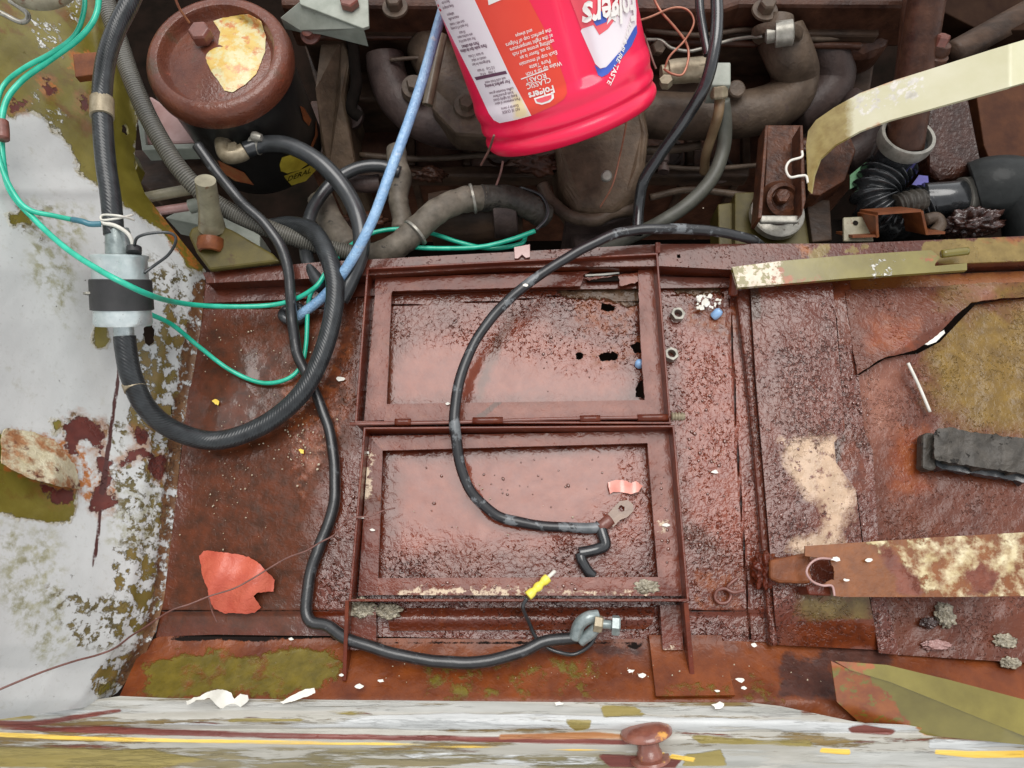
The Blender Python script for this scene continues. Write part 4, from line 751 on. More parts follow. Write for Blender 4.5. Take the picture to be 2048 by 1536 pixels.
for x, y, z in ((700, 230, -.07), (1000, 300, -.14), (1340, 305, -.14), (1440, 340, -.14), (1660, 150, -.06)):
    c0 = P(x, y, z); lathe('core_plug', c0, Vector((0, -.5, 1)), [(W(26, c0), -.01), (W(26, c0), .004), (W(20, c0), .005), (W(19, c0), .0), (W(4, c0), .0)], m_castp, eng)
for i in range(9):
    x = 700+i*112; prism('casting_rib', [(x, 196), (x+16, 196), (x+18, 330), (x+2, 330)], -.135, -.3, m_engine, eng, bevel=.003)
for pts, r_ in (([(640, 100, -.04), (760, 96, -.03), (860, 84, -.02)], 4), ([(1290, 60, .02), (1400, 70, .02), (1500, 60, .02), (1620, 78, .01), (1740, 70, .0)], 5), ([(720, 310, -.11), (850, 318, -.11), (980, 310, -.11), (1090, 322, -.10)], 6), ([(1300, 395, -.1), (1380, 380, -.1), (1500, 392, -.1)], 7), ([(1290, 330, -.09), (1400, 338, -.09), (1520, 330, -.09)], 5)):
    tube('steel_line', pts, r_, m_cast, eng, seg=8)
for cx, cy, rx, ry, z in ((1080, 330, 46, 18, -.04), (860, 350, 30, 12, -.11), (1390, 100, 34, 16, -.03), (730, 440, 40, 18, -.08), (1640, 300, 40, 30, -.05)):
    c0 = P(cx, cy, z); bm = bmesh.new(); bmesh.ops.create_icosphere(bm, subdivisions=4, radius=1)
    for v in bm.verts:
        k = 1+.6*noise.fractal(v.co*2.6+Vector((cx, 0, 0)), .8, 2, 4); v.co = Vector((c0.x+v.co.x*W(rx, c0)*k, c0.y+v.co.y*W(ry, c0)*k, c0.z+v.co.z*.012*k))
    me = bpy.data.meshes.new('m'); bm.to_mesh(me); bm.free(); finish('grease_lump', me, m_enginer, eng, smooth=True)
# grey angle plate top
gp = thing('angle_bracket', 'grey folded bracket with a red bolt at the top edge beside the filter', 'bracket', P(670, 20, .1))
prism('plate', [(592, -40), (735, -40), (738, 52), (725, 56), (600, 8)], .105, .10, m_greyplate, gp, bevel=.001)
prism('fold', [(560, 35), (600, 2), (728, 56), (640, 64), (600, 60)], [.09, .103, .103, .075, .075], .07, m_greyplate, gp, bevel=.001)
c0 = P(700, 8, .107); hexn('red_bolt', c0, Zv, W(20, c0), .010, m_rust, gp)
c0 = P(622, 70, .06); lathe('stud', c0, Vector((-.1, -.3, 1)), [(W(20, c0), 0), (W(20, c0), .003), (W(12, c0), .004), (W(12, c0), .014), (W(6, c0), .016)], m_rust, label='domed rusty stud beside the grey bracket', cat='bolt')
# support casting left
prism('support_casting', [(640, 75), (690, 70), (700, 120), (690, 190), (706, 300), (715, 345), (650, 350), (640, 280), (634, 180)], [-.01]*3+[-.03, -.07, -.09, -.09, -.07, -.03], -.25, m_cast2, bevel=.006, label='tan crusty upright casting between filter and manifold', cat='casting')
tube('wiring_loom', [(700, 60, .0), (708, 120, -.01), (712, 170, -.02), (705, 215, -.03), (720, 235, -.04)], 12, m_dark, seg=10, wob=.003, label='grimy black taped loom down the tan casting', cat='cable')
# exhaust manifold
mz = -.045
mf = thing('exhaust_manifold', 'brown cast manifold with curved runner across the right of the engine', 'manifold', P(1450, 200, mz))
tube('runner', [(1560, 70, .02), (1578, 110, .01), (1590, 150, mz+.02), (1575, 195, mz+.01), (1520, 222, mz+.01), (1440, 232, mz), (1340, 232, mz), (1240, 225, mz)], 46, m_cast, mf, n=10, seg=28)
tube('outer_runner', [(1625, 75, -.02), (1660, 110, -.03), (1665, 160, -.05), (1640, 200, -.06), (1590, 230, -.07)], 42, m_castp, mf, n=10, seg=24)
lathe('boss', P(1470, 182, mz+.045), Vector((0, -.3, 1)), [(.012, 0), (.012, .008), (.010, .010)], m_cast, mf)
lathe('port_collar', P(1552, 80, .04), Vector((.1, .8, .35)), [(.030, 0), (.033, .004), (.033, .012), (.022, .014), (.018, .03)], m_cast, mf)
lathe('sender_nut', P(1530, 72, .055), P(1560, 68, .06)-P(1530, 72, .055), [(.006, 0), (.010, .002), (.010, .012), (.016, .013), (.016, .034), (.010, .036)], m_steel, mf)
for (x, y, z) in ((1600, 105, -.005), (1605, 120, -.01), (1312, 98, .0)):
    c0 = P(x, y, z); hexn('manifold_nut', c0, Vector((.3, -.4, 1)), W(15, c0), .012, m_cast, mf, rot=.2)
im = thing('intake_manifold', 'rounded grey brown manifold lobes left of the red bucket', 'manifold', P(850, 200, mz))
tube('lobe', [(770, 110, -.02), (775, 150, -.03), (800, 205, -.04), (860, 250, -.05), (950, 262, -.06), (1050, 250, -.06)], 38, m_castp, im, n=10, seg=24)
tube('lobe', [(860, 90, -.02), (880, 130, -.02), (910, 190, -.03), (960, 225, -.03), (1040, 220, -.04)], 50, m_cast, im, n=10, seg=24)
prism('flange_face', [(870, 130), (940, 140), (985, 215), (980, 270), (910, 265), (862, 215)], -.005, -.05, m_cast, im, bevel=.006)
for (x, y, z) in ((932, 212, .0), (828, 175, .0)):
    c0 = P(x, y, z); lathe('stud_washer', c0, Vector((.1, -.2, 1)), [(W(26, c0), -.01), (W(24, c0), .003), (W(14, c0), .004)], m_cast, im); hexn('stud_nut', c0, Vector((.1, -.2, 1)), W(15, c0), .016, m_cast, im)
# open pipe
op = thing('vent_tube', 'open ended brown steel tube hanging beside the blue hose', 'pipe', P(855, 200, .05))
a, b = P(884, 70, .07), P(855, 210, .045); ax_ = b-a; Lp = ax_.length; rp_ = W(11, b)
lathe('pipe', a, ax_, [(rp_, 0), (rp_, Lp), (rp_*.78, Lp+.0003), (rp_*.76, Lp-.02), (rp_*.1, Lp-.02)], m_pipe, op, seg=28)
op.children[0].data.materials[0] = mat('brown_tube', (.10, .075, .05), (.19, .15, .10), rough=.4, bump=(160, .4), coat=.2)
tube('primer_line', [(780, 120, -.0), (830, 116, .0), (870, 118, .0)], 4, m_cast, seg=8, label='thin line across the left manifold lobes', cat='pipe')
# pump/carb casting
cb = thing('fuel_bowl_casting', 'big brown cast housing with rounded lower flange under the bucket', 'casting', P(1200, 330, -.05))
prism('body', [(1120, 180), (1290, 190), (1300, 260), (1292, 340), (1270, 395), (1230, 425), (1150, 420), (1120, 370), (1112, 290)], [.0, .0, -.005, -.02, -.03, -.035, -.035, -.03, -.01], -.12, m_cast2, cb, bevel=.014)
cb.children[0].modifiers[0].segments = 5
tube('flange', [(1085, 370, -.05), (1100, 400, -.05), (1140, 432, -.05), (1190, 440, -.05), (1225, 425, -.05), (1275, 418, -.05)], 13, m_cast, cb, n=10)
prism('foot', [(1130, 430), (1270, 415), (1270, 430), (1210, 450), (1130, 445)], -.06, -.2, m_castp, cb, bevel=.004)
c0 = P(1213, 352, .0); lathe('slot_screw', c0, Vector((0, -.4, 1)), [(W(11, c0), -.006), (W(11, c0), .002), (W(8, c0), .004)], m_steel, cb); 
prism('neck', [(1140, 440), (1230, 440), (1225, 500), (1150, 500)], -.09, -.2, m_castp, cb, bevel=.008)
# starter-like body behind heater hose
st = thing('starter_motor', 'dark cylindrical starter body behind the heater hose', 'starter motor', P(960, 430, -.08))
a = P(860, 440, -.06); lathe('body', a, P(1040, 425, -.06)-a, [(.02, 0), (.036, .002), (.038, .02), (.038, .10), (.034, .104), (.034, .125), (.02, .128)], m_engine, st)
a = P(985, 430, -.035); lathe('band', a, P(1040, 425, -.035)-a, [(.030, 0), (.032, .001), (.032, .03), (.028, .032)], m_castp, st)
# brass valve and pipes
vl = thing('brake_valve', 'tan brass tee valve with a pale cube end over the manifold', 'valve', P(1390, 145, .06))
vz = .045
a = P(1322, 145, vz); b = P(1412, 138, vz); lathe('barrel', a, b-a, [(W(14, a), 0), (W(14, a), .008), (W(22, a), .009), (W(24, a), .02), (W(24, a), (b-a).length), (W(10, a), (b-a).length+.001)], m_brass, vl)
hexn('nut', P(1392, 140, vz), b-a, W(25, a), W(20, a), m_brass, vl, bevel=.001)
prism('cube', [(1422, 124), (1462, 124), (1462, 170), (1422, 170)], vz+.018, vz-.02, m_greyplate, vl, bevel=.002)
a = P(1438, 172, vz+.01); b = P(1438, 198, vz); hexn('hex_fitting', a, b-a, W(18, a), (b-a).length, m_brass, vl, rot=.5, bevel=.001)
hexn('lower_lug', P(1332, 158, vz+.012), P(1332, 172, vz)-P(1332, 158, vz+.012), W(13, a), .012, m_brass, vl)
tube('copper_pipe', [(1440, 195, .04), (1436, 230, .03), (1424, 270, .0), (1412, 310, -.03), (1408, 345, -.06)], 10, m_brass, seg=14, label='tan pipe dropping from the pale valve cube', cat='pipe').data.materials[0] = mat('tan_pipe', (.16, .10, .05), (.26, .18, .10), rough=.45, bump=(160, .5))
tube('vent_hose', [(1445, 200, .035), (1450, 250, .01), (1446, 300, -.01), (1425, 355, -.02), (1380, 405, -.03), (1320, 445, -.04), (1250, 478, -.06), (1180, 505, -.08)], 14, m_greyhose, seg=16, label='dusty grey rubber hose curving down beside the tan pipe', cat='hose').data.materials[0] = mat('dusty_rubber', (.05, .05, .04), (.10, .10, .08), rough=.5, bump=(120, .5))
tube('control_cable', [(1398, -30, .14), (1400, 20, .13), (1408, 70, .12), (1416, 110, .115)], 9, m_cable, seg=12, label='left one of two black cables dropping in from the top', cat='cable')
tube('control_cable', [(1432, -30, .14), (1434, 40, .13), (1428, 100, .12), (1410, 170, .10), (1370, 240, .06), (1320, 310, .02), (1288, 360, .0), (1278, 410, -.02), (1274, 470, -.03)], 12, m_cable, seg=14, n=12, label='right, longer one of two black cables hanging over the valve', cat='cable')
tube('linkage_rod', [(1235, 300, -.08), (1330, 300, -.08), (1400, 290, -.08)], 9, m_cast, seg=10, label='faint cast rod behind the hanging cables', cat='rod')
c0 = P(1326, 350, -.05); lathe('headed_pin', P(1330, 300, -.05), P(1326, 360, -.05)-P(1330, 300, -.05), [(W(10, c0), 0), (W(10, c0), .02), (W(6, c0), .022), (W(6, c0), .028), (W(11, c0), .029), (W(11, c0), .036)], m_castp, label='small round headed pin below the hanging cables', cat='pin')
tube('steel_line', [(1290, 78, .01), (1320, 80, .012), (1340, 95, .01), (1360, 100, .008), (1385, 102, .006), (1420, 92, .01), (1470, 78, .02), (1525, 72, .05)], 3.4, m_steel, seg=8, n=12, wob=.001, label='thin steel line bending between bucket and manifold nut', cat='pipe')
# heater hose
hh = thing('heater_hose', 'thick taped grey brown heater hose lying behind the tray rail', 'hose', P(900, 450, .0))
tube('hose', [(700, 522, -.01), (740, 515, -.01), (790, 495, .0), (830, 462, .005), (870, 425, .01), (920, 402, .005), (970, 395, -.005)], 26, m_heater, hh, n=12, seg=22, wob=.001)
tube('taped_end', [(965, 394, -.005), (1010, 396, -.008), (1050, 412, -.015), (1085, 430, -.03)], 26, m_pad, hh, n=12, seg=20, wob=.004)
for x, y, dx, dy, z in ((828, 468, 8, -7, .006), (942, 398, 10, -2, .0)):
    c0 = P(x, y, z); a = (P(x+dx, y+dy, z)-c0).normalized(); lathe('wire_clamp', c0, a, [(W(26, c0), 0), (W(30, c0), .001), (W(30, c0), .004), (W(26, c0), .005)], m_steel, hh)
tube('ragged_hose', [(790, 300, -.04), (800, 350, -.04), (798, 400, -.05), (805, 460, -.06)], 20, m_heater, wob=.004, label='crusty vertical hose right of the blue hose', cat='hose')
tube('pipe_stub', [(700, 365, -.05), (735, 368, -.05), (760, 366, -.05)], 18, m_castp, label='stub of a dark pipe behind the thin hose', cat='pipe')
# ------------------------------------------------------------------ right side of the bay
strap_ctr = []
def strap_z(x, y): return lerp(.045, .19, cl01((x-1600)/420)**.8)
sheet('clamp_strap', [(1612, 290), (1616, 262), (1632, 240), (1668, 215), (1720, 186), (1790, 160), (1880, 132), (1980, 100), (2060, 76), (2060, 162), (1960, 190), (1860, 218), (1780, 240), (1720, 262), (1670, 290), (1640, 318), (1628, 350), (1622, 386), (1616, 380)], strap_z, m_strap, step=6, solid=.003, masks=dict(
    olv=[[(1600, 240), (1695, 180), (1705, 290), (1630, 400), (1590, 400)]], rub=[[(1710, 190), (1850, 145), (1850, 190), (1760, 220), (1705, 230)]], rst=[line_poly([(1690, 290), (1760, 252)], 10), line_poly([(1700, 190), (1860, 134)], 3)]),
    label='cream painted curved hold down strap sweeping in from the right edge', cat='strap')
tube('spring_hook', [(1604, 302, .055), (1603, 314, .055), (1580, 322, .055), (1572, 338, .055), (1580, 354, .055), (1598, 352, .055), (1612, 352, .055), (1616, 366, .055)], 2.6, m_white, seg=8, n=8, label='white wire hook at the tip of the cream strap', cat='hook')
mb = thing('mount_bracket', 'rusty U shaped bracket holding a round rubber engine mount', 'bracket', P(1560, 400, 0))
prism('cheek', [(1531, 250), (1537, 250), (1524, 436), (1516, 436)], .05, .02, m_scale, mb, bevel=.001)
prism('cheek', [(1600, 250), (1606, 250), (1612, 400), (1604, 430)], .05, .02, m_scale, mb, bevel=.001)
prism('back', [(1536, 250), (1602, 250), (1602, 378), (1530, 378)], .015, .005, m_scale, mb, bevel=.001)
prism('lip', [(1517, 430), (1604, 430), (1598, 444), (1522, 444)], .035, .028, m_steel, mb, bevel=.002)
c0 = P(1560, 405, .012); lathe('rubber_mount', c0, Vector((0, -.25, 1)), [(W(44, c0), -.03), (W(44, c0), 0), (W(36, c0), .006), (W(34, c0), .010), (W(34, c0), .014), (W(26, c0), .016), (W(22, c0), .012), (W(10, c0), .013)], m_scale, mb)
hexn('centre_nut', P(1560, 396, .026), Vector((0, -.25, 1)), W(15, c0), .012, m_scale, mb, rot=.2)
lathe('mount_washer', P(1556, 425, .0), Vector((0, 0, 1)), [(W(54, c0), -.01), (W(54, c0), .0), (W(50, c0), .002)], m_steel, label='crusty round washer plate under the engine mount bracket', cat='washer')
prism('frame_gusset', [(1470, 385), (1600, 380), (1640, 470), (1640, 500), (1470, 500)], -.02, -.06, m_olived, label='olive gusset plate under the engine mount', cat='gusset')
prism('frame_gusset', [(1436, 408), (1468, 404), (1470, 500), (1438, 500)], -.035, -.08, m_olived, label='narrow olive plate left of the engine mount gusset', cat='gusset')
prism('dark_upright', [(1612, 395), (1660, 400), (1665, 480), (1625, 484)], -.01, -.08, m_engine, label='dark upright plate right of the engine mount', cat='plate')
prism('rusty_web', [(1622, 330), (1640, 316), (1700, 270), (1712, 300), (1690, 360), (1640, 390), (1618, 388)], 0.02, -.02, m_scale, label='rusty web plate under the cream strap tip', cat='plate')
tube('exhaust_elbow', [(1690, 210, -.02), (1740, 240, -.03), (1735, 290, -.04), (1690, 320, -.05)], 36, m_castp, label='dark round pipe bend under the strap', cat='pipe')
# column with ring + corrugated hose
fc = thing('filler_neck', 'black filler neck with steel ring around a rusty tube', 'filler neck', P(1815, 300, 0))
c0 = P(1817, 270, .045); Rr = W(54, c0); nax = Vector((.02, .2, 1))
lathe('rubber_sleeve', c0-nax.normalized()*.075, nax, [(Rr*.72, 0), (Rr*.80, .01), (Rr*.86, .045), (Rr*.9, .06), (Rr*.92, .066)], m_cable, fc)
lathe('steel_ring', c0-nax.normalized()*.012, nax, [(Rr*.94, -.006), (Rr, 0), (Rr, .010), (Rr*.98, .013), (Rr*.86, .013), (Rr*.84, .009), (Rr*.84, -.006)], m_steel, fc, seg=48)
lathe('inner_tube', c0-nax.normalized()*.01, P(1850, 60, .12)-c0, [(Rr*.70, -.01), (Rr*.66, .06), (Rr*.62, .12), (Rr*.62, .2)], m_enginer, fc)
tube('corrugated_hose', [(1795, 320, .0), (1765, 355, -.005), (1748, 395, -.01), (1775, 432, -.015), (1815, 425, -.015), (1850, 408, -.01)], 42, m_cable, n=30, seg=26, rib=(16, .13), label='black corrugated hose curling below the filler neck', cat='hose')
tube('radiator_hose', [(1845, 400, -.005), (1890, 398, .0), (1930, 393, .0), (1960, 388, .0)], 34, m_cable, n=12, seg=24, label='short smooth black hose between corrugated hose and right elbow', cat='hose')
tube('brown_bellows', [(1792, 412, .012), (1815, 405, .014), (1845, 400, .012)], 22, m_pad, n=20, rib=(5, .1), label='worn brown ribbed cuff on the black hose', cat='hose cuff')
clamp('wide grey band clamp on the hose near the right edge', 1934, 394, .0, (10, -1), 37, 26, m_steel)
tube('rubber_elbow', [(1950, 385, .0), (1985, 375, .01), (2030, 380, .01), (2070, 420, .01), (2080, 480, .0)], 62, m_cable, n=10, seg=26, label='large black rubber elbow at the right edge', cat='hose').data.materials[0] = mat('old_rubber', (.006, .007, .007), (.018, .020, .019), spec=.25, rough=.6, bump=(120, .8), coat=.1)
prism('steering_rod_block', [(1855, 190), (1935, 175), (1965, 320), (1950, 350), (1880, 362), (1860, 330)], [.03, .03, .01, .0, .0, .01], -.1, mat('scaly_rust', (.02, .007, .004), (.06, .020, .011), rough=.4, spec=.3, bump=(160, 1.2), coat=.25, dist=.002), bevel=.006, label='scaly dark rusty block beside the filler neck', cat='metal block')
prism('side_plate', [(1950, 170), (2080, 110), (2090, 300), (1985, 332), (1968, 290)], .0, -.02, m_rust, label='dark rusty plate at the right edge below the strap', cat='plate').data.materials[0] = mat('dark_plate', (.04, .012, .005), (.08, .028, .010), rough=.6, spec=.15, bump=(120, .5))
tube('steering_column', [(1850, -60, .10), (1840, 20, .09), (1830, 120, .07), (1815, 230, .045)], 34, m_enginer, seg=20, label='dark red steering tube dropping from the top right', cat='tube')
sc_ = thing('pinch_bolt', 'rusty ribbed pinch bolt sticking out of the steering tube', 'bolt', P(1870, 100, .1))
c0 = P(1868, 112, .10); lathe('collar', c0, Vector((.1, .4, 1)), [(W(27, c0), -.01), (W(27, c0), .002), (W(22, c0), .004), (W(24, c0), .008), (W(20, c0), .016), (W(12, c0), .018)], m_enginer, sc_)
hexn('head', P(1878, 90, .115), Vector((.1, .6, 1)), W(15, c0), .012, m_rust, sc_)
tube('frame_rail', [(1900, 110, -.05), (2000, 55, -.05), (2100, 0, -.05)], 26, m_engine, seg=8, label='dim diagonal rail behind the steering tube', cat='rail')
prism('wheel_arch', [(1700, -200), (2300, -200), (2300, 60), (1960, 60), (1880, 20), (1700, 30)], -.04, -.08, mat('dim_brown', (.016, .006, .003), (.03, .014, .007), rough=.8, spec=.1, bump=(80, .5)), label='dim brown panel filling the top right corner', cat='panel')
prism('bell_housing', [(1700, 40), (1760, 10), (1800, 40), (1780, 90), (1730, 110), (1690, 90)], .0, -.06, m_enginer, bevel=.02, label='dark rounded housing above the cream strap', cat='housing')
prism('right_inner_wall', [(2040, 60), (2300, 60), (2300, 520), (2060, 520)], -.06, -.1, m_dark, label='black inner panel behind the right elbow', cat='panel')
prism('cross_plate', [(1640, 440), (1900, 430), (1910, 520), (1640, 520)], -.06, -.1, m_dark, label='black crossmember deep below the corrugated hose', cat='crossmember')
prism('pierced_tab', [(1687, 434), (1740, 432), (1748, 482), (1688, 482)], .025, .02, m_pinkplate, label='small pale tab with a hole standing behind the rail', cat='metal tab').data.materials[0] = m_pipe
lathe('tab_hole_disc', P(1711, 446, .0255), Zv, [(W(5, P(1711, 446, 0)), 0), (W(5, P(1711, 446, 0)), .0006)], m_dark, label='black disc for the bolt hole in the pale tab', cat='hole')  # black disc painted for the shade inside the hole, nothing is cut
hb = thing('hat_bracket', 'rusty hat shaped bracket open toward the tray', 'bracket', P(1810, 460, .03))
def strip3(name, path, w_, z, th, m, parent):   # flanged outline standing on edge
    for i in range(len(path)-1):
        a, b = path[i], path[i+1]
        A, B = P(*a), P(*b); d = (B-A).normalized(); up = Vector((0, .55, -.83))*w_; t = d.cross(up).normalized()*th
        vv = [A, B, B+up, A+up]; vv += [v+t for v in vv]
        me = mk(vv, [(0, 1, 2, 3), (7, 6, 5, 4), (0, 4, 5, 1), (1, 5, 6, 2), (2, 6, 7, 3), (3, 7, 4, 0)])
        bm = bmesh.new(); bm.from_mesh(me); bmesh.ops.recalc_face_normals(bm, faces=bm.faces); bm.to_mesh(me); bm.free()
        finish(name, me, m, parent)
strip3('flange', [(1705, 476, .034), (1758, 474, .036), (1756, 430, .06), (1842, 424, .062), (1852, 470, .036), (1890, 468, .034)], .05, 0, .003, m_rustor, hb)
tube('hose_stub', [(1850, 440, .01), (1872, 436, .01), (1880, 450, .01), (1868, 466, .01)], 12, m_cast, label='curled grey stub right of the hat bracket', cat='pipe')
# ------------------------------------------------------------------ dirt lumps
def lump(name, lab, cat, cx, cy, rx, ry, z, hgt, m, n=400, seed=1):
    c0 = P(cx, cy, z); a, b = W(rx, c0), W(ry, c0); bm = bmesh.new(); bmesh.ops.create_icosphere(bm, subdivisions=5, radius=1)
    for v in bm.verts:
        k = 1+.45*noise.fractal(v.co*2.2+Vector((seed, 0, 0)), .8, 2, 4)
        v.co = Vector((c0.x+v.co.x*a*k, c0.y+v.co.y*b*k, c0.z+v.co.z*hgt*k))
    me = bpy.data.meshes.new('m'); bm.to_mesh(me); bm.free()
    return finish(name, me, m, smooth=True, label=lab, cat=cat)
lump('dirt_clod', 'glossy wet dark clod behind the rail near the right edge', 'dirt', 1940, 452, 52, 24, .0, .03, m_dirt, seed=3)
lump('leaf_litter', 'grey crusty clump under the left corner of the lower frame', 'debris', 722, 1216, 26, 18, .012, .006, m_moss, seed=4)
lump('leaf_litter', 'smaller round crusty clump right of the first under the lower frame', 'debris', 777, 1222, 24, 14, .012, .006, m_moss, seed=9)
lump('leaf_litter', 'small silvery crumpled clump in the lower right corner of the lower frame', 'debris', 1294, 1174, 26, 13, .016, .004, m_moss, seed=12)
lump('mud_clump', 'pale lichen like clump on the floor right of the channel', 'debris', 1890, 1232, 18, 22, .012, .006, m_moss, seed=15)
lump('mud_clump', 'dark mud clump touching the pale clump right of the channel', 'debris', 1858, 1246, 16, 10, .012, .005, m_dirt, seed=17)
lump('weld_blob', 'rusty weld blob where the channel meets the lower clamp bar', 'weld', 1532, 1140, 24, 34, .02, .012, m_frame, seed=21)
for i, (x, y, rx, ry) in enumerate(((1872, 1290, 26, 9), (2010, 1282, 22, 12), (2020, 1325, 18, 10))):
    lump('paint_lump', ['pinkish paint lump on the sill left of two more', 'pale lump of paint near the right edge above the olive beam', 'lowest pale paint lump at the right edge'][i], 'debris', x, y, rx, ry, .012, .004, m_moss, seed=30+i).data.materials[0] = m_pinkplate if i == 0 else m_moss
# ------------------------------------------------------------------ clamp bars on the right
cbz = .045
tb = thing('clamp_bar', 'olive clamp bar with notched end lying on the channel near the rail', 'clamp bar', P(1700, 540, .03))
sheet('bar', [(1464, 534), (1560, 522), (1700, 510), (1862, 500), (1870, 506), (1880, 515), (1870, 528), (1870, 532), (1934, 526), (1934, 540), (1700, 556), (1560, 568), (1476, 575)], lambda x, y: cbz, m_olive, step=6, solid=.006, parent=tb, masks=dict(
    rust=[line_poly([(1570, 565), (1640, 560)], 12), [(1836, 516), (1870, 514), (1868, 528), (1840, 528)], line_poly([(1550, 560), (1560, 530)], 10)], pale=[[(1464, 520), (1564, 520), (1566, 575), (1470, 580)]], white=[[(1740, 520), (1800, 518), (1780, 552), (1750, 556)]]))
tube('rolled_edge', [(1884, 508, cbz+.002), (1935, 502, cbz+.002)], 8, m_olive, tb, seg=12)
tube('pivot_lug', [(1470, 550, .03), (1466, 590, .015)], 10, m_frame, tb, seg=10)
bb = thing('clamp_bar', 'broad rusty clamp bar with round notch and cream flaking paint', 'clamp bar', P(1800, 1130, .04))
hk = [(1640+26*math.cos(a)-2, 1144+27*math.sin(a)) for a in [math.radians(t) for t in range(90, 271, 20)]]
sheet('bar', [(1610, 1092), (1700, 1086), (1850, 1076), (2060, 1064), (2060, 1192), (1900, 1194), (1690, 1194), (1668, 1192), (1668, 1172), (1660, 1170), (1640, 1171)]+[(1622, 1160), (1613, 1143), (1618, 1126), (1632, 1117), (1640, 1116), (1610, 1112)], lambda x, y: .06+.02*(x-1610)/440, m_bar, step=6, solid=.003, parent=bb,
      holes=[[(1640, 1118), (1660, 1120), (1668, 1132), (1668, 1160), (1640, 1169), (1624, 1160), (1615, 1143), (1622, 1126)]], masks=dict(
      pale=[[(1745, 1086), (2060, 1066), (2060, 1190), (1900, 1192), (1830, 1160), (1790, 1110)]], dk=[[(1745, 1084), (1770, 1082), (1850, 1185), (1800, 1190)], [(1930, 1150), (1960, 1120), (1990, 1150), (1980, 1190), (1940, 1190)]]))
tube('notch_edge', [(1664, 1118, .062), (1640, 1117, .062), (1622, 1126, .062), (1613, 1144, .062), (1624, 1162, .062), (1645, 1171, .062), (1664, 1172, .062), (1669, 1192, .062)], 2.5, m_pinkplate, bb, seg=8)
prism('tongue', [(1540, 1120), (1580, 1112), (1622, 1104), (1622, 1168), (1560, 1166), (1540, 1158)], .045, .038, m_rustor, bb, bevel=.003)
prism('notch_block', [(1612, 1172), (1660, 1172), (1664, 1192), (1618, 1190)], .05, .02, m_frame, bb)  # rusty block under the notch
# rubber strip and stick
rs = thing('rubber_block', 'grey rubber padded strap end lying on the orange plate at the right edge', 'rubber pad', P(1950, 910, .02))
sheet('pad', [(1868, 866), (1876, 858), (1900, 854), (1940, 864), (2060, 878), (2060, 950), (2000, 940), (1880, 922), (1869, 916)], lambda x, y: .038+.001*math.sin(x*.11), m_pad, step=5, rough=.004, jag=1.5, solid=.012, parent=rs)
sheet('under_pad', [(1872, 890), (2060, 900), (2060, 966), (1990, 954), (1885, 938), (1872, 930)], lambda x, y: .026, m_rubber, step=6, rough=.003, jag=1.5, solid=.014, parent=rs)
prism('ribbed_end', [(1846, 870), (1854, 864), (1872, 866), (1874, 938), (1860, 942), (1845, 936)], .026, .010, m_pad, rs, bevel=.003)
tube('plant_stalk', [(1816, 726, .022), (1838, 772, .016), (1860, 824, .013)], 3.2, m_white, seg=7, label='pale straight stalk lying on the cracked plate', cat='stalk')
sheet('white_flake', [(1849, 688), (1868, 672), (1888, 660), (1890, 666), (1872, 684), (1856, 690)], lambda x, y: .016, m_flake, step=4, solid=.001, label='white paint sliver caught in the crack', cat='paint flake')
# olive beam bottom right
ob = thing('olive_beam', 'olive box beam slanting into the bottom right corner', 'beam', P(1870, 1390, .03))
sheet('upper_face', [(1670, 1322), (1775, 1330), (1900, 1360), (2120, 1418), (2120, 1500), (2005, 1455), (1870, 1400), (1780, 1364), (1700, 1340)], lambda x, y: .076, m_olive, step=7, solid=.002, parent=ob, masks=dict(rust=[[(1650, 1320), (1750, 1325), (1760, 1345), (1660, 1345)]], pale=[], white=[]))
def ridge(x): return lerp(1336, 1456, cl01((x-1700)/305.)**1.12)
sheet('side_face', [(1662, 1322), (1700, 1340), (1780, 1364), (1870, 1400), (2005, 1455), (2110, 1496), (1850, 1470), (1735, 1460), (1674, 1404)], lambda x, y: .075-.00036*max(0, y-ridge(x)), m_olive, step=7, solid=.002, parent=ob, masks=dict(rust=[[(1640, 1310), (1740, 1340), (1830, 1470), (1700, 1480), (1640, 1400)]], pale=[], white=[]))
# ------------------------------------------------------------------ bucket
bc = P(1143, 247, .085)                                  # centre of its lower rim
bdir = (RGT*.36-UPV*.93).normalized()*math.cos(math.radians(29))+FWD*math.sin(math.radians(29))   # towards the closed end
bdir.normalize(); bu = (RGT*.93+UPV*.36).normalized(); bu = (bu-bdir*bu.dot(bdir)).normalized(); bv = bdir.cross(bu)
if bv.dot(FWD) > 0: bv = -bv                             # bv faces the camera
RB = W(174, bc)
GRV = 9.0
def brad(th, t):
    """radius at angle th (0 = towards viewer, + = right) and t metres up from the closed end"""
    r = RB*(1+.04*t/.2)
    r *= 1-.03*math.exp(-((t-.019)/.004)**2)-.016*math.exp(-((t-.036)/.006)**2)
    r *= 1-.025*cl01((.03-t)/.03)*0
    body = cl01((t-.052)/.01); r *= 1-.018*body
    g = math.exp(-((th-GRV)/.13)**4); r *= 1-.07*g*body
    r *= 1+.0*th
    if t < .010: r *= 1-.05*((.010-t)/.010)**2
    return r
def bpt(th, t, off=0):
    r = brad(th, t)+off; return bc-bdir*t+bu*(math.sin(th)*r)+bv*(math.cos(th)*r)
def bhit(px, py):
    d = ray(px, py); lo = None
    o = CAM-bc
    R = RB*.995; od = o-bdir*o.dot(bdir); dd_ = d-bdir*d.dot(bdir)
    for _ in range(4):
        a = dd_.dot(dd_); b = 2*od.dot(dd_); c_ = od.dot(od)-R*R; q = b*b-4*a*c_
        t = (-b-math.sqrt(max(q, 0)))/(2*a); p = o+d*t; tt = -p.dot(bdir); th = math.atan2(p.dot(bu), p.dot(bv)); R = brad(th, tt)
    return th, tt
bk = thing('coffee_bucket', 'bright red plastic coffee tub hanging upside down over the engine', 'bucket', bc)
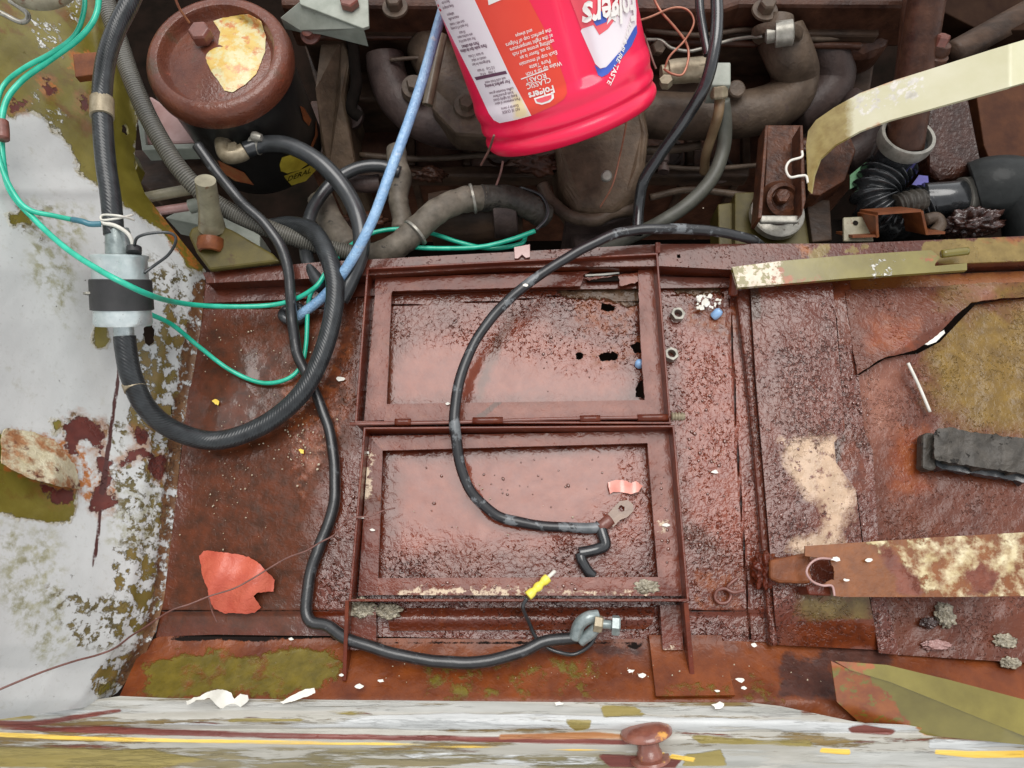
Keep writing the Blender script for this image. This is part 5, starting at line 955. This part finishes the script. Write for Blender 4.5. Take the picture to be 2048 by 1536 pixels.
GRV = bhit(1165, 110)[0]
NT, NTh = 130, 160; verts = []; faces = []
for j in range(NT+1):
    for i in range(NTh): verts.append(bpt(2*math.pi*i/NTh, .25*j/NT))
for j in range(NT):
    for i in range(NTh): faces.append((j*NTh+i, j*NTh+(i+1) % NTh, (j+1)*NTh+(i+1) % NTh, (j+1)*NTh+i))
faces.append(tuple(range(NTh))[::-1])
me = mk(verts, faces); bm = bmesh.new(); bm.from_mesh(me); bmesh.ops.recalc_face_normals(bm, faces=bm.faces); bm.to_mesh(me); bm.free()
finish('tub', me, m_bucket, bk, smooth=True)
def bpatch(name, poly, m, off=.0005, step=5, masks=None):
    p = sheet(name, poly, lambda x, y: .2, m, step=step, solid=0, masks=masks); inv = p.location.copy()
    for v in p.data.vertices:
        q = proj(v.co+inv); v.co = bpt(*bhit(*q), off)-inv
    p.parent = bk; p.location = inv-bk.location
    return p
bpatch('white_label', [(860, -20), (940, -20), (950, 0), (985, 75), (1020, 150), (1063, 231), (1030, 240), (1000, 246), (988, 240), (978, 226), (950, 165), (900, 65), (868, 0)], m_lblw, masks=dict(warm=[[(1025, 180), (1045, 195), (1063, 235), (1030, 235)]]))
bpatch('orange_label', [(940, -20), (1050, -20), (1058, 0), (1090, 60), (1112, 110), (1132, 168), (1134, 186), (1128, 198), (1110, 210), (1063, 231), (1020, 150), (985, 75), (950, 0)], m_lblo)
bpatch('white_chip', [(975, -10), (1000, -10), (1006, -2), (978, 10)], m_inkw, off=.0009, step=3)
bpatch('front_label', [(1135, -20), (1268, -20), (1272, 20), (1272, 60), (1245, 100), (1212, 134), (1200, 137), (1190, 128), (1161, 62), (1165, 55), (1148, 20)], m_lblw, masks=dict(warm=[]))
bpatch('blue_band', [(1272, 50), (1273, 66), (1262, 92), (1238, 122), (1215, 148), (1203, 154), (1195, 150), (1188, 130), (1200, 138), (1212, 134), (1245, 96), (1266, 58)], m_lblb, off=.0009, step=3)
bpatch('red_panel', [(1132, -20), (1240, -20), (1240, 10), (1232, 35), (1215, 58), (1198, 70), (1186, 50), (1162, 58), (1148, 20)], m_lblr, off=.0008, step=4)
bpatch('blue_shard', [(1186, 44), (1200, 22), (1214, 30), (1212, 44), (1192, 52)], m_lblb, off=.0011, step=3)
bpatch('sunburst', [(1212, 50), (1216, 34), (1212, 24), (1225, 18), (1230, 4), (1238, 14), (1246, 6), (1244, 20), (1240, 34), (1232, 30), (1230, 44), (1222, 38)], m_inkw, off=.0012, step=3)
def btext(name, body, px, py, size, m, wx=1.0, bold=0, off=.0011, ang=None, shear=0, align='CENTER'):
    th0, t0 = bhit(px, py); s = size*depth(bc)/FP
    ca, sa = (1, 0) if ang is None else (math.cos(ang), math.sin(ang))
    def place(u, v):
        a = -(u*ca-v*sa); bb_ = -(u*sa+v*ca)
        return bpt(th0+a/RB, t0+bb_, off)
    return text(name, body, s, place, m, bk, bold=bold*s, sx=wx, shear=shear, align=align)
lines = [(1022, 221, 'NO SE QUEDE', 0), (1020, 214, 'Guarde y cierre', 0), (1014, 203, 'Para mantener el sabor', 0), (1010, 196, 'Keep lid tightly closed', 0), (1006, 189, 'fresh ground flavor', 0), (1002, 182, 'coffee mountain grown', 0),
         (994, 168, 'For perfect brewing', 1), (990, 161, 'use cold fresh water', 0), (976, 146, '1 Tbsp    6 fl oz', 0), (972, 138, '1/2 Cup   10 tazas', 0), (962, 126, 'Refrigerate for best', 0), (958, 118, 'results or adjust', 0), (952, 110, 'to taste 1-2 tazas', 0),
         (944, 98, 'Para todo tipo de cafetera', 1), (940, 90, 'Para una cafetera', 1), (934, 80, 'Por cada taza 6 fl oz', 0), (930, 72, 'una cuchara sopera', 0), (926, 64, '10 tazas', 0), (918, 54, 'For each 6 fl oz serving', 0), (914, 46, 'start with 1 rounded', 0), (908, 36, 'measure coffee', 0), (902, 28, 'tablespoon', 0), (896, 14, 'Keep package dry', 0), (892, 4, 'Best by date', 0)]
for x, y, s_, bd in lines: btext('label_line', s_, x, y, 8.6 if bd else 7.2, m_ink, wx=.86, bold=.02 if bd else .005)
bpatch('ink_bar', [(950, 154), (1012, 141), (1015, 147), (954, 160)], m_ink, off=.0009, step=3)
for x, y, s_, k in ((1087, 138, 'Wake up to a rich', 10), (1080, 128, 'Pure Taste', 10), (1076, 117, 'Each cup of mountain', 9), (1070, 106, 'to us, flavor is an', 9), (1066, 96, 'uplifting aroma and rich', 9), (1062, 86, 'at the right temperature', 9), (1056, 76, 'the perfect cup of Folgers', 9), (1048, 66, 'and always', 8)):
    btext('label_line', s_, x, y, k, m_inkw, wx=.86, bold=.01)
btext('label_line', 'CLASSIC', 1077, 166, 12, m_inkw, wx=1.0, bold=.01); btext('label_line', 'ROAST', 1072, 156, 12, m_inkw, wx=1.0, bold=.01)
bpatch('rule_line', [(1042, 157), (1096, 137), (1097, 139), (1043, 159)], m_inkw, off=.0009, step=2)
bpatch('emblem', [(1068, 196), (1107, 184), (1108, 196), (1100, 204), (1084, 209), (1072, 206)], m_inkw, off=.0009, step=3)
bpatch('emblem_core', [(1072, 198), (1103, 189), (1103, 196), (1096, 201), (1084, 205), (1075, 203)], m_lblr, off=.0013, step=3)
btext('brand_word', 'Folgers', 1083, 184, 17, m_inkw, wx=.95, bold=.03, off=.0016)
btext('brand_word', 'Folgers', 1164, 32, 62, m_inkw, wx=.72, bold=.025, off=.0026, ang=-.15, shear=.2, align='RIGHT')
btext('slogan', 'RICH & PURE TASTE', 1240, 106, 13, m_inkw, wx=1.0, bold=.015, off=.0016, ang=.72, align='CENTER')
# copper wires
def cw(pts, lab, r=2.2, m=m_copper): return tube('copper_wire', pts, r, m, seg=7, n=12, label=lab, cat='wire', group='thin twisted wires')
cw([(1250, -20, .19), (1262, 60, .175), (1264, 130, .16), (1258, 200, .14), (1252, 250, .10), (1240, 310, .05), (1225, 370, .02), (1200, 415, -.01)], 'thin orange wire crossing the bucket and hanging over the casting', 1.8)
cw([(1270, 43, .15), (1300, 34, .13), (1345, 16, .12), (1375, 20, .12), (1388, 45, .12), (1370, 80, .11), (1340, 112, .10), (1330, 135, .09)], 'copper wire looping out of the right side of the bucket')
cw([(1300, -20, .12), (1320, 20, .12), (1350, 55, .11), (1372, 85, .1), (1377, 115, .095), (1366, 148, .09), (1345, 148, .09), (1328, 138, .085)], 'copper wire from the top edge twisted onto the tee valve', 2.6)
cw([(1272, 45, .12), (1290, 75, .1), (1305, 120, .09), (1312, 138, .085)], 'dark wire running from the bucket edge to the valve', 2.2, m_rwire)
cw([(988, 271, .17), (978, 300, .12), (962, 330, .08)], 'short rusty wire pushed through the bucket rim', 2.4, m_rwire)
cw([(1006, 322, .02), (1000, 350, .01), (985, 390, .0)], 'short dark wire hanging under the bucket rim', 2.4, m_rwire)
cw([(345, -20, .2), (358, 15, .18), (378, 45, .15)], 'pinkish wire touching the bolt of the filter lid', 2.6)
cw([(-40, 1396, .235), (30, 1366, .222), (90, 1342, .205), (150, 1322, .185), (195, 1310, .165), (230, 1296, .15), (262, 1272, .12), (285, 1258, .09), (340, 1222, .05), (380, 1208, .04), (420, 1192, .035), (465, 1178, .032), (500, 1160, .03), (570, 1118, .03), (612, 1102, .032), (640, 1085, .034), (668, 1070, .036), (690, 1046, .040), (705, 1036, .042), (740, 1032, .042), (765, 1022, .036), (790, 1016, .03)], 'long thin rusty wire lying across the fender and the tray', 1.7, m_rwire)
cw([(418, 1196, .034), (424, 1222, .02), (434, 1244, .012)], 'short spur of wire hanging below the large orange leaf', 1.6, m_rwire)
# ------------------------------------------------------------------ leaves, nuts, litter
sheet('dead_leaf', [(398, 1112), (408, 1101), (440, 1104), (470, 1108), (500, 1114), (520, 1128), (536, 1146), (549, 1160), (547, 1182), (530, 1184), (512, 1186), (506, 1192), (515, 1204), (521, 1214), (510, 1226), (485, 1227), (450, 1226), (430, 1218), (418, 1204), (416, 1180), (404, 1150)],
      lambda x, y: .010+.010*math.sin((x-400)*.02)*math.sin((y-1100)*.03)+.004*math.sin(x*.07+y*.03), m_leaf, step=4, solid=.0006, jag=1.2, label='large torn orange leaf lying on the left of the tray', cat='leaf')
sheet('dead_leaf', [(1216, 965), (1232, 960), (1252, 961), (1262, 966), (1272, 962), (1286, 972), (1276, 984), (1262, 988), (1240, 984), (1226, 984), (1220, 988)], lambda x, y: .006+.002*math.sin(x*.12), m_leaf2, step=3, solid=.0006, jag=.6, label='small pink leaf floating in the lower frame recess', cat='leaf')
sheet('fender_leaf', [(372, 1402), (400, 1392), (422, 1380), (445, 1378), (462, 1386), (468, 1398), (480, 1388), (494, 1390), (496, 1400), (480, 1416), (462, 1420), (440, 1416), (420, 1396), (395, 1400), (374, 1410)], lambda x, y: .05+.01*math.sin((x-370)*.05), m_flake, step=4, solid=.0008, jag=1.2, label='curled grey paint peel standing on the rail at bottom left', cat='paint peel')
sheet('fender_leaf', [(560, 1404), (590, 1388), (610, 1378), (628, 1376), (630, 1386), (600, 1398), (566, 1408)], lambda x, y: .046, m_flake, step=4, solid=.0008, jag=1, label='slim grey paint peel right of the curled one', cat='paint peel')
for (x, y, z, lb, r_) in ((1353, 632, .003, 'loose hex nut lying on the floor near the rail, upper one', .3), (1340, 712, .003, 'loose hex nut half hidden by the frame edge, lower one', .9)):
    c0 = P(x, y, z); hexn('hex_nut', c0, Vector((.1, .1, 1)), W(15, c0), .008, m_steel, rot=r_, hole=W(8, c0), bevel=.0006, label=lb, cat='nut', group='loose hex nuts')
c0 = P(1433, 628, .004); lathe('plastic_cap', c0, Vector((.6, .5, .6)), [(W(7, c0), -.006), (W(9, c0), -.004), (W(9, c0), .004), (W(6, c0), .007)], m_bluebead, label='small blue plastic cap beside the white crumbs', cat='plastic cap')
c0 = P(1279, 727, .003); lathe('pale_cap', c0, Vector((.2, .5, 1)), [(W(8, c0), -.004), (W(9, c0), .0), (W(8, c0), .003), (W(4, c0), .005)], m_bluebead, label='pale blue pebble against the rusted ledge', cat='pebble')
tube('split_ring', [(1475, 1156, .008), (1462, 1166, .008), (1455, 1176, .007), (1462, 1190, .006), (1455, 1204, .006), (1440, 1206, .006), (1430, 1196, .006), (1434, 1182, .007), (1448, 1177, .009), (1464, 1184, .011), (1474, 1184, .011), (1488, 1180, .01)], 3.6, m_rust, seg=8, n=8, label='rusty wire spring clamp lying beside the frame', cat='spring clamp')
prism('pink_tab', [(1028, 494), (1060, 488), (1060, 514), (1052, 516), (1044, 509), (1036, 517), (1029, 517)], .034, .030, m_pinkplate, label='small pink notched tab standing on the tray rail', cat='metal tab', bevel=.0005)
rg = thing('rubber_grommet', 'black rubber grommet where the blue hose enters the tray', 'grommet', P(585, 625, 0))
tp = [P(585, 628, .012)+Vector((W(20, bc)*math.cos(a), W(16, bc)*math.sin(a), .003*math.sin(2*a))) for a in [i*math.pi/12 for i in range(25)]]
finish('ring', sweep(tp, .006, 10, caps=False), m_rubber, rg, smooth=True)
def crumbs(name, lab, items, m, kind='stuff', cat='debris'):
    bm = bmesh.new()
    for (x, y, z, r) in items:
        c0 = P(x, y, z); s = W(r, c0); an = rnd()*6.28; asp = .4+rnd()*.6
        mt = Matrix.Translation(c0) @ Matrix.Rotation(an, 4, 'Z') @ Matrix.Diagonal((s, s*asp, s*.35, 1))
        g = bmesh.ops.create_icosphere(bm, subdivisions=1, radius=1, matrix=mt)
        for v in g['verts']: v.co += Vector((rnd()-.5, rnd()-.5, (rnd()-.5)*.3))*s*.5
    me = bpy.data.meshes.new('m'); bm.to_mesh(me); bm.free()
    return finish(name, me, m, label=lab, cat=cat, kind=kind)
its = []
for cx, cy, rx, ry, n, rmax in ((600, 880, 45, 60, 150, 2.0), (450, 950, 90, 150, 120, 1.6), (1500, 800, 0, 0, 0, 0), (1080, 1000, 230, 130, 24, 2.0), (620, 700, 40, 70, 50, 1.6), (1430, 700, 60, 260, 40, 2.0), (1850, 780, 150, 130, 40, 1.6), (500, 680, 100, 60, 60, 1.5), (1150, 1350, 500, 40, 60, 1.6)):
    for _ in range(n):
        its.append((random.gauss(cx, rx*.6), random.gauss(cy, ry*.6), .0035 if cy < 1300 else .024, .5+rnd()**2*rmax))
crumbs('grit', 'fine pale grit scattered over the wet tray floor', its, mat('grit', (.20, .14, .07), (.55, .48, .36), sc=200, rough=.5, bump=None))
wc = [(1392+rnd()*50, 592+rnd()*26, .008, 2+rnd()*4.5) for _ in range(34)]
crumbs('white_crumbs', 'cluster of white crumbs on the floor beside the blue cap', wc, m_flake)
for i, (x, y, z, a, l, lb) in enumerate(((432, 804, .003, 1.9, 8, 'yellow paint fleck on the floor under the hose loop'), (604, 902, .003, .4, 6, 'yellow paint fleck in the gritty puddle beside the cable'))):
    sheet('yellow_fleck', [(x-l, y-3), (x-l*.2, y-l*.8), (x+l*.7, y-2), (x+l*.6, y+l*.8), (x-2, y+l*.5)], lambda X, Y: .004, m_yflake, step=2.5, solid=.0005, jag=1, label=lb, cat='paint fleck')
fl_w = [(718, 1372, 9, .03, 'larger white paint chip on the sill near the left rib foot'), (762, 1361, 6, .03, 'white paint chip on the sill right of the larger chip'), (682, 1350, 5, .024, 'tiny white chip at the foot of the left rib'),
 (1482, 1360, 9, .034, 'white chip on the sill right of the orange patch plate, upper one'), (1488, 1376, 6, .036, 'white chip on the sill right of the orange patch plate, lower one'), (1262, 1342, 7, .026, 'small white chip on orange sill left of the patch plate'), (1284, 1351, 8, .028, 'longer white chip touching the patch plate side of the sill'),
 (1435, 1382, 5, .035, 'white chip on the corner of the orange patch plate'), (1117, 1407, 8, .045, 'white chip on the middle of the front rail edge'), (1437, 1411, 12, .045, 'long white chip on the rail edge below the patch plate'), (1508, 1290, 7, .008, 'white chip at the foot of the channel'),
 (1332, 1050, 7, .019, 'cream chip on the right ledge of the lower frame'), (1672, 1118, 9, .07, 'white chip at the notch of the rusty clamp bar'), (1692, 1160, 6, .07, 'white chip low on the rusty clamp bar'), (1738, 1120, 7, .07, 'white chip farthest right on the rusty clamp bar'),
 (733, 905, 6, .019, 'white chip in the upper left corner of the lower frame'), (745, 1060, 5, .019, 'white chip on the left ledge of the lower frame below the wire'), (724, 1035, 5, .019, 'white chip on the left ledge touching the thin wire'), (680, 758, 8, .003, 'white chip on the floor between hose loop and upper frame'),
 (895, 807, 5, .019, 'white chip on the lower ledge of the upper frame'), (1052, 570, 6, .056, 'white chip stuck on the curved black cable'), (1085, 1052, 4, .014, 'tiny white chip on the cable inside the lower frame'), (1430, 943, 7, .004, 'white chip on the bare floor right of the lower frame'), (582, 1278, 5, .0, 'white chip in the ragged crack above the olive sill')]
for i, (x, y, r, z, lb) in enumerate(fl_w):
    pl = [(x+r*(.5+.6*rnd())*math.cos(a)*1.3, y+r*(.4+.5*rnd())*math.sin(a)*.8) for a in [k*6.283/9 for k in range(9)]]
    sheet('paint_chip', pl, lambda X, Y, z=z: z+.001, m_flake, step=2.5, solid=.0008, label=lb, cat='paint chip', group='loose white paint chips')

plate('green_scrap', [(1700, 350), (1740, 318), (1758, 300), (1756, 322), (1736, 345), (1712, 372), (1700, 378)], -.01, .001, m_scrapg, label='green scrap of plastic down beside the corrugated hose', cat='plastic scrap')
plate('violet_scrap', [(1822, 372), (1838, 350), (1856, 352), (1858, 374)], .0, .001, m_scrapb, label='violet scrap of plastic behind the black hose', cat='plastic scrap')

def drops(name, lab, items):
    bm = bmesh.new()
    for (x, y, z, r) in items:
        c0 = P(x, y, z); q = W(r, c0); mt = Matrix.Translation(c0) @ Matrix.Rotation(rnd()*6.28, 4, 'Z') @ Matrix.Diagonal((q, q*(.7+.3*rnd()), q*.45, 1))
        bmesh.ops.create_icosphere(bm, subdivisions=2, radius=1, matrix=mt)
    me = bpy.data.meshes.new('m'); bm.to_mesh(me); bm.free()
    return finish(name, me, mat('water_drop', (.10, .028, .014), (.16, .05, .03), sc=60, rough=.1, bump=None, coat=1, coatr=.02, cior=1.6), smooth=True, label=lab, cat='water drops', kind='stuff')
dr = []
for cx, cy, rx, ry, z, n in ((1590, 820, 55, 60, .0215, 46), (1640, 1000, 60, 60, .0215, 30), (1580, 960, 40, 70, .0215, 26), (1000, 960, 220, 60, .001, 40), (1420, 900, 50, 260, .002, 70), (1180, 720, 110, 60, .001, 30), (1720, 800, 20, 80, .0125, 26), (1000, 1170, 250, 8, .0175, 30), (1330, 1000, 10, 120, .0175, 16)):
    for _ in range(n): dr.append((random.gauss(cx, rx*.6), random.gauss(cy, ry*.6), z, 1.5+3.2*rnd()**3))
drops('rain_drops', 'rain drops standing on the wet rusty panels', dr)
